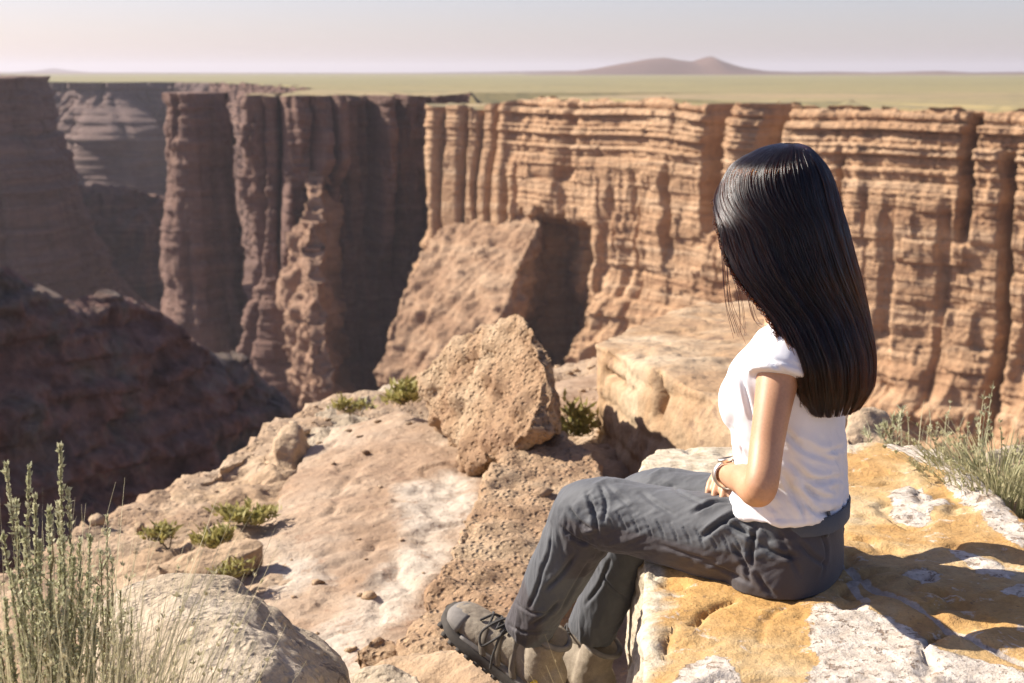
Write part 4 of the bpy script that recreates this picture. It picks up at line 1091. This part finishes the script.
# ---- hair: a shell over the skull and thousands of strands over it
lv = [ # py, xl, xr, Y, side/front ratio, yaw, opening
 (143.5, 781, 799, 2.70, .9, 52, 0), (147, 766, 808, 2.70, .9, 52, 0), (154, 751, 815, 2.70, .9, 52, 0), (165, 735, 823, 2.70, .9, 52, 0), (180, 727, 829, 2.70, .9, 52, 4), (200, 721, 834, 2.70, .9, 52, 28), (222, 719, 840, 2.695, .9, 50, 55), (245, 721, 846, 2.69, .92, 48, 62),
 (268, 727, 853, 2.68, 1.0, 44, 66), (290, 741, 860, 2.67, 1.15, 38, 67), (310, 755, 866, 2.66, 1.3, 32, 68), (330, 765, 871, 2.65, 1.45, 28, 67), (350, 773, 875, 2.645, 1.55, 25, 65), (368, 780, 876, 2.64, 1.6, 25, 63), (384, 786, 874, 2.635, 1.6, 25, 62), (396, 792, 868, 2.63, 1.6, 25, 62), (408, 800, 860, 2.63, 1.6, 25, 62)]
tab = []
for py, xl, xr, Y, rt, yw, op in lv:
    c = U((xl+xr)/2, py, Y); hw = (xr-xl)/2/FPX*Y*1.0; y_ = math.radians(yw)
    a = hw/math.sqrt(math.cos(y_)**2+(rt*math.sin(y_))**2)
    tab.append([*c, a, a*rt, y_, math.radians(op)])
HT = crv(np.array(tab), 8); HN = len(HT)
d_ = np.r_[0, np.cumsum(np.linalg.norm(np.diff(HT[:, :3], axis=0), axis=1)+np.abs(np.diff(HT[:, 3]))*.8)]; d_ /= d_[-1]
def hair_pt(t, phi, rho):
    """t 0..1 crown to ends, phi -pi..pi (0 = brow), rho scale; arrays"""
    q = [np.interp(t, d_, HT[:, i]) for i in range(7)]
    ph = np.sign(phi)*(q[6]+(math.pi-q[6])*np.abs(phi)/math.pi)
    f = np.stack([-np.cos(q[5]), np.sin(q[5]), 0*t], -1); l = np.stack([-np.sin(q[5]), -np.cos(q[5]), 0*t], -1)
    return np.stack(q[:3], -1)+f*(q[3]*np.cos(ph)*rho)[..., None]+l*(q[4]*np.sin(ph)*rho)[..., None]
nt, nphi = 70, 90
tt, pp = np.meshgrid(np.linspace(0.002, .80, nt), np.linspace(-math.pi, math.pi, nphi), indexing='ij')
jag = 1+.02*fbm(np.stack([pp*6, tt*1.5, tt*0], -1), 3, 88)
Vo = hair_pt(tt*(1-.02*np.abs(pn(np.stack([pp*9, pp*0, pp*0], -1)))), pp, .90*jag); Vi = hair_pt(tt, pp, .80*np.ones_like(tt))
idx = np.arange(nt*nphi).reshape(nt, nphi); q = nt*nphi
F = np.stack([idx[:-1, :-1], idx[1:, :-1], idx[1:, 1:], idx[:-1, 1:]], -1).reshape(-1, 4)
F2 = F[:, ::-1]+q
rim_ = []
for j in range(nphi-1): rim_ += [(idx[-1, j], idx[-1, j]+q, idx[-1, j+1]+q, idx[-1, j+1])]
for i in range(nt-1): rim_ += [(idx[i, 0], idx[i, 0]+q, idx[i+1, 0]+q, idx[i+1, 0]), (idx[i, -1], idx[i+1, -1], idx[i+1, -1]+q, idx[i, -1]+q)]
Fall = np.vstack([F, F2, np.array(rim_)])
m = Mat('hair_shell'); M_SHELL = m.finish((.008, .006, .006), .45, **{'Specular IOR Level': .35})
hair = mesh_np('hair', np.vstack([Vo.reshape(-1, 3), Vi.reshape(-1, 3)]), Fall, M_SHELL)
hair.parent = person; hair.matrix_parent_inverse = Matrix.Translation(person.location).inverted()
NS, NP = 20000, 30
nb_lock, nc = 170, 1500
bl_phi = np.linspace(-math.pi, math.pi, nb_lock, endpoint=False)+rng.normal(0, .03, nb_lock); bl_rho = rng.uniform(.972, 1.028, nb_lock); bl_len = rng.uniform(.84, 1.0, nb_lock)
bl_f, bl_p, bl_a = rng.uniform(2.5, 7, nb_lock), rng.uniform(0, 6.28, nb_lock), rng.uniform(.02, .11, nb_lock)
cb = rng.integers(0, nb_lock, nc)
cl_phi = bl_phi[cb]+rng.normal(0, .05, nc); cl_rho = bl_rho[cb]+rng.normal(0, .018, nc); cl_len = bl_len[cb]+rng.normal(0, .015, nc)
ci = rng.integers(0, nc, NS); bi = cb[ci]
u = np.linspace(0, 1, NP)[None]
t0 = np.where(rng.random(NS) < .5, np.abs(rng.normal(0, .05, NS)), rng.uniform(0, .22, NS)); t1 = np.clip(cl_len[ci]+rng.normal(0, .040, NS), .78, 1.05)
tq = t0[:, None]+(t1-t0)[:, None]*u
root = cl_phi[ci]+rng.normal(0, .09, NS)
grip = (.25+.6*smooth(.15, .8, u))*rng.uniform(.6, 1.0, (NS, 1))
phi = root[:, None]*(1-grip)+(bl_phi[bi][:, None]+rng.normal(0, .034, (NS, 1)))*grip
phi = phi+(bl_a[bi][:, None]*np.sin(bl_f[bi][:, None]*u+bl_p[bi][:, None])+.02*np.sin(u*9+rng.uniform(0, 6.28, (NS, 1))))*smooth(0, .35, u)
lift = .008*np.sin(bl_f[bi][:, None]*1.3*u+bl_p[bi][:, None]*1.7)*smooth(.1, .4, u)
rho = 1-.06*np.exp(-u/.03)*(t0[:, None] > .05)+(cl_rho[ci][:, None]-1)*smooth(0, .3, u)+rng.normal(0, .010, (NS, 1))+lift
fly = rng.random(NS) < .06
rho = rho+(fly[:, None])*rng.uniform(0, .10, (NS, 1))*u
phi = np.clip(phi, -math.pi*1.02, math.pi*1.02)
SP = hair_pt(tq, phi, rho)
hm = bpy.data.materials.new('black_hair'); hm.use_nodes = True; t_ = hm.node_tree; t_.nodes.clear()
o_ = t_.nodes.new('ShaderNodeOutputMaterial'); hb = t_.nodes.new('ShaderNodeBsdfHairPrincipled')
hb.parametrization = 'MELANIN'
for k, v in (('Melanin', .885), ('Melanin Redness', .5), ('Roughness', .22), ('Radial Roughness', .35), ('Random Color', .1), ('Random Roughness', .2)):
    if k in hb.inputs: hb.inputs[k].default_value = v
t_.links.new(hb.outputs[0], o_.inputs[0])
# loose strands in front of the cheek and shoulder
loose = []
for pl in ([(722, 225, 2.66), (724, 262, 2.64), (728, 300, 2.63), (738, 333, 2.62)], [(724, 230, 2.66), (731, 270, 2.64), (738, 300, 2.63), (740, 335, 2.62)], [(726, 240, 2.66), (728, 280, 2.64), (732, 308, 2.63), (744, 338, 2.62)],
           [(735, 250, 2.62), (748, 290, 2.60), (757, 320, 2.58), (768, 328, 2.56)]):
    base_ = np.array([U(*p) for p in pl])
    for k in range(4):
        c = crv(base_+rng.normal(0, .0025, (1, 3))+np.linspace(0, 1, 4)[:, None]*rng.normal(0, .006, (1, 3)), 9)[:NP]
        loose.append(c)
hd = bpy.data.hair_curves.new('hair_strands')
sizes = [NP]*NS+[len(c) for c in loose]
hd.add_curves(sizes)
allp_ = np.vstack([SP.reshape(-1, 3)]+loose).astype(np.float32)
hd.attributes['position'].data.foreach_set('vector', allp_.ravel())
rad = np.concatenate([np.tile(np.interp(np.linspace(0, 1, NP), [0, .7, 1], [.00065, .0006, .0002]), NS)]+[np.interp(np.linspace(0, 1, len(c)), [0, 1], [.0006, .0003]) for c in loose]).astype(np.float32)
ra = hd.attributes.get('radius') or hd.attributes.new('radius', 'FLOAT', 'POINT')
ra.data.foreach_set('value', rad)
hd.materials.append(hm)
ho_ = bpy.data.objects.new('hair_strands', hd); link(ho_, hair)
ho_.matrix_parent_inverse = Matrix.Identity(4)
# ============================================================ plants
def leaf_mat(name, a, b, rough=.7):
    m = Mat(name); n = m.noise(30, 3); r = m.n('ObjectInfo').outputs['Random']
    c = m.mix(m.ramp(n, [(.35, 0), (.65, 1)]), a, b)
    ins = {'Base Color': c, 'Roughness': rough}
    p = m.n('BsdfPrincipled', ins); t = m.n('BsdfTranslucent', {'Color': c})
    x = m.n('MixShader', {0: .35, 1: p.outputs[0], 2: t.outputs[0]}); m.t.links.new(x.outputs[0], m.out.inputs[0]); return m.m
M_SAGE = leaf_mat('sage_leaf', (.46, .46, .27), (.60, .58, .38))
M_STRAW = leaf_mat('dry_grass', (.50, .40, .22), (.64, .54, .34))
M_GRASS = leaf_mat('green_grass', (.34, .33, .16), (.52, .46, .27))
M_PALEGRASS = leaf_mat('pale_dry_grass', (.46, .42, .25), (.62, .55, .35))
M_BUSH = leaf_mat('bush_leaf', (.27, .25, .07), (.46, .40, .15))
M_STEM = leaf_mat('woody_stem', (.26, .20, .12), (.36, .29, .18))
class Rib:
    def __init__(s): s.V = []; s.F = []; s.n = 0
    def strip(s, pts, wid, side):
        pts = np.array(pts); k = len(pts); w = np.array(wid)[:, None]*.5
        V = np.vstack([pts-side*w, pts+side*w]); s.V.append(V)
        s.F += [(s.n+i, s.n+i+1, s.n+k+i+1, s.n+k+i) for i in range(k-1)]; s.n += 2*k
    def stalk(s, pts, rad):
        """three sided stem"""
        pts = np.array(pts); k = len(pts); ring = []
        for a in (0, 2.094, 4.189):
            ring.append(pts+np.outer(np.array(rad), [math.cos(a), math.sin(a), 0]))
        s.V.append(np.vstack(ring))
        for a in range(3):
            b = (a+1) % 3
            s.F += [(s.n+a*k+i, s.n+a*k+i+1, s.n+b*k+i+1, s.n+b*k+i) for i in range(k-1)]
        s.n += 3*k
    def leaf(s, p, d, n, ln, w):
        d = d/np.linalg.norm(d); sd = np.cross(d, n); sd /= np.linalg.norm(sd)+1e-9; nn = np.cross(sd, d)
        s.V.append(np.array([p, p+d*ln*.45+sd*w*.5+nn*ln*.06, p+d*ln, p+d*ln*.45-sd*w*.5+nn*ln*.06])); s.F.append((s.n, s.n+1, s.n+2, s.n+3)); s.n += 4
    def obj(s, name, mat, par=None, loc=None):
        o = mesh_np(name, np.vstack(s.V), np.array(s.F), mat, par, loc=loc); return o
R3 = np.random.default_rng(3)
def rdir(up=0.): 
    d = R3.normal(size=3); d[2] = abs(d[2])*.6+up; return d/np.linalg.norm(d)
# --- sagebrush wands in the lower left corner
def sage(base, tips, label, dens=560, side=True, leaf=.012):
    root = empty('sagebrush', tuple(base)); tag(root, label, 'shrub')
    S, L = Rib(), Rib()
    for tip, r in tips:
        b = base+np.array([R3.normal(0, .05), R3.normal(0, .05), 0])
        b = b*.55+np.array([tip[0], tip[1], base[2]])*.45
        mid_ = b*.45+tip*.55+R3.normal(0, .012, 3)
        c = crv([b, mid_, tip], 14); S.stalk(c, np.interp(np.linspace(0, 1, len(c)), [0, 1], [.0032, .0012]))
        ln = np.linalg.norm(np.diff(c, axis=0), axis=1).sum()
        for k in range(int(dens*ln)):
            t = 1-R3.random()**1.25*.85; i = t*(len(c)-1); i0 = min(int(i), len(c)-2); p = c[i0]*(1-i+i0)+c[i0+1]*(i-i0)
            tang = c[i0+1]-c[i0]; tang /= np.linalg.norm(tang)
            d = tang*1.0+R3.normal(0, .42, 3); L.leaf(p, d, R3.normal(size=3), leaf*R3.uniform(.6, 1.3)*(1.15-.35*t), .0048*R3.uniform(.8, 1.4))
        if side:
            for k in range(R3.integers(2, 6)):
                t = R3.uniform(.35, .9); p = c[int(t*(len(c)-1))]
                d = R3.normal(0, .45, 3); d[2] = 1.0; d /= np.linalg.norm(d); q = p+d*R3.uniform(.04, .09)
                S.stalk(np.array([p, (p+q)/2+R3.normal(0, .004, 3), q]), [.0016, .0013, .0009])
                for j in range(26):
                    u_ = R3.random(); L.leaf(p*(1-u_)+q*u_, d*.8+R3.normal(0, .6, 3), R3.normal(size=3), leaf*R3.uniform(.6, 1.2), .0046)
    S.obj('stem', M_STEM, root); L.obj('leaves', M_SAGE, root); return root
def tuft(base, n, h, spread, lean, mat, label, cat='grass', wid=.004, group=None, name='grass_tuft', seedheads=0, flat_=1.0):
    G = Rib()
    for k in range(n):
        a = R3.uniform(0, 6.283); r = spread*math.sqrt(R3.random())
        b = base+np.array([r*math.cos(a), r*math.sin(a)*flat_, 0]); hh = h*R3.uniform(.45, 1.0)
        d = np.array([math.cos(a), math.sin(a)*flat_, 0])*lean*R3.uniform(.2, 1.2)*hh+R3.normal(0, .10, 3)*hh
        d[2] = 0
        tip = b+d+np.array([0, 0, hh]); m_ = b+d*.28+np.array([0, 0, hh*.6])
        c = crv([b, m_, tip], 4); sd = R3.normal(size=3); sd[2] = 0; sd /= np.linalg.norm(sd)
        G.strip(c, np.interp(np.linspace(0, 1, len(c)), [0, .5, 1], [wid, wid*.8, wid*.15]), sd)
        if R3.random() < seedheads:
            for j in range(9):
                t = .72+.28*R3.random(); p = c[min(int(t*(len(c)-1)), len(c)-1)]
                G.leaf(p, np.array([0, 0, 1])+R3.normal(0, .5, 3), R3.normal(size=3), wid*3.2, wid*1.3)
    return tag(G.obj(name, mat, loc=base), label, cat, group)
def bush(base, n, size, mat, label, ln=.05, name='bush', group=None):
    root = empty(name, tuple(base)); tag(root, label, 'bush', group)
    G, S = Rib(), Rib(); size = np.array(size)
    tw = [np.array(base)+rdir(.25)*size*np.array([1, 1, 1.0])*R3.uniform(.6, 1) for _ in range(26)]
    for q in tw:
        S.stalk(crv([np.array(base), (np.array(base)+q)/2+R3.normal(0, .02, 3), q], 4), np.linspace(.006, .002, 9))
    for k in range(n):
        q = tw[R3.integers(len(tw))]; t = R3.uniform(.45, 1.05); p = np.array(base)*(1-t)+q*t+R3.normal(0, .10, 3)*size
        if p[2] < base[2]: p[2] = base[2]+.01
        G.leaf(p, rdir(.5), R3.normal(size=3), ln*R3.uniform(.5, 1.3), ln*.32)
    S.obj('stem', M_STEM, root); G.obj('leaves', mat, root); return root
tips = []
for x, y, Y in ((6, 466, 2.1), (29, 467, 2.15), (60, 447, 2.2), (16, 503, 2.15), (35, 497, 2.1), (68, 491, 2.2), (49, 510, 2.15), (57, 505, 2.25), (-14, 490, 2.1), (-25, 520, 2.2),
                (90, 537, 2.25), (80, 541, 2.2), (22, 530, 2.05), (40, 545, 2.1), (3, 535, 2.1), (63, 540, 2.1), (74, 560, 2.15), (30, 570, 2.05), (12, 575, 2.0), (50, 585, 2.05), (88, 575, 2.2), (-8, 560, 2.0), (65, 595, 2.05), (98, 590, 2.15), (20, 610, 2.0), (42, 615, 2.0), (82, 620, 2.1), (10, 640, 2.0), (30, 645, 2.0), (55, 640, 2.05), (72, 635, 2.1), (95, 630, 2.1), (-5, 620, 2.0), (5, 600, 2.05), (60, 565, 2.15)):
    tips.append((U(x, y, Y), 1))
sage(np.array([*U(38, 683, 2.12)[:2], -.52]), tips, 'tall grey green sagebrush with upright leafy wands in the lower left corner')
tips = [(U(x, y, 2.35), 1) for x, y in ((107, 516), (112, 560), (100, 552), (120, 590), (132, 610), (125, 640), (106, 610))]
sage(np.array([*U(112, 690, 2.35)[:2], -.52]), tips, 'thin single sagebrush wand with sparse leaves beside the lower left boulder', 240)
tuft(np.array([*U(30, 700, 1.95)[:2], -.52]), 1400, .83, .20, .16, M_PALEGRASS, 'dense dry straw grass at the foot of the sagebrush', wid=.0032, seedheads=.3)
tuft(np.array([*U(118, 700, 2.15)[:2], -.52]), 380, .64, .13, .16, M_PALEGRASS, 'dry straw grass leaning against the left end of the pale boulder', wid=.0030, seedheads=.35)
tuft(np.array([*U(200, 700, 2.2)[:2], -.52]), 46, .56, .14, .18, M_STRAW, 'sparse thin dry stalks standing in front of the pale boulder', wid=.0026, seedheads=.6, flat_=.4)
tuft(np.array([*U(255, 700, 2.25)[:2], -.52]), 20, .55, .08, .15, M_SAGE, 'few thin green stalks in front of the right half of the pale boulder', wid=.003, seedheads=.8, flat_=.4)
tuft(np.array([*U(618, 700, 2.75)[:2], -.80]), 46, .62, .05, .28, M_STRAW, 'pale dry grass stalks growing beside the boots at the rock edge', wid=.0028, seedheads=.2)
# --- right border
gb = UZ(1000, 500, -.06)
tuft(gb, 800, .15, .18, 1.0, M_GRASS, 'thick green and straw grass tuft at the right edge of the flat rock', wid=.0042, seedheads=.15)
tuft(gb+np.array([.16, -.2, -.01]), 450, .13, .14, 1.0, M_GRASS, 'low grass tuft in front of the thicker tuft at the right border', wid=.004)
tuft(gb+np.array([.03, .28, -.02]), 7, .27, .035, .25, M_SAGE, 'tall thin grass stalks rising above the tuft at the right border', wid=.0045, seedheads=1)
tuft(np.array([*UZ(925, 447, -.1)[:2], -.14]), 20, .2, .16, .3, M_SAGE, 'sparse thin stalks along the far edge of the flat rock', wid=.0035, seedheads=.6, flat_=.3)
sage(np.array([*U(892, 450, 3.95)[:2], -.14]), [(U(902, 410, 3.95), 1), (U(893, 418, 3.95), 1), (U(884, 424, 3.95), 1), (U(878, 430, 3.95), 1), (U(865, 432, 3.95), 1)], 'small leafy green shoots behind the flat rock right of the hair', 320, False, .03)
# --- bushes on the terrace
bush(UZ(402, 404, -.62), 300, (.10, .10, .12), M_BUSH, 'small bright green bush left of the pointed boulder on the terrace edge', .06)
bush(UZ(578, 436, -.80), 300, (.13, .13, .22), M_BUSH, 'green bush in the gap right of the pointed boulder', .06)
bush(UZ(246, 522, -.76), 420, (.14, .10, .09), M_BUSH, 'largest yellow green bush on the tan grassy ledge', .045)
bush(UZ(215, 546, -.76), 260, (.09, .08, .07), M_BUSH, 'low yellow green bush left of the largest one on the grassy ledge', .045)
bush(UZ(160, 540, -.78), 220, (.08, .07, .06), M_BUSH, 'small green bush at the outer edge of the grassy ledge', .04)
bush(UZ(232, 577, -.72), 120, (.09, .06, .06), M_BUSH, 'tiny green plant in the shadow under the tilted brown slab', .035)
bush(UZ(350, 412, -.72), 160, (.14, .08, .07), M_BUSH, 'flat green sprig in front of the small pale rocks', .045)
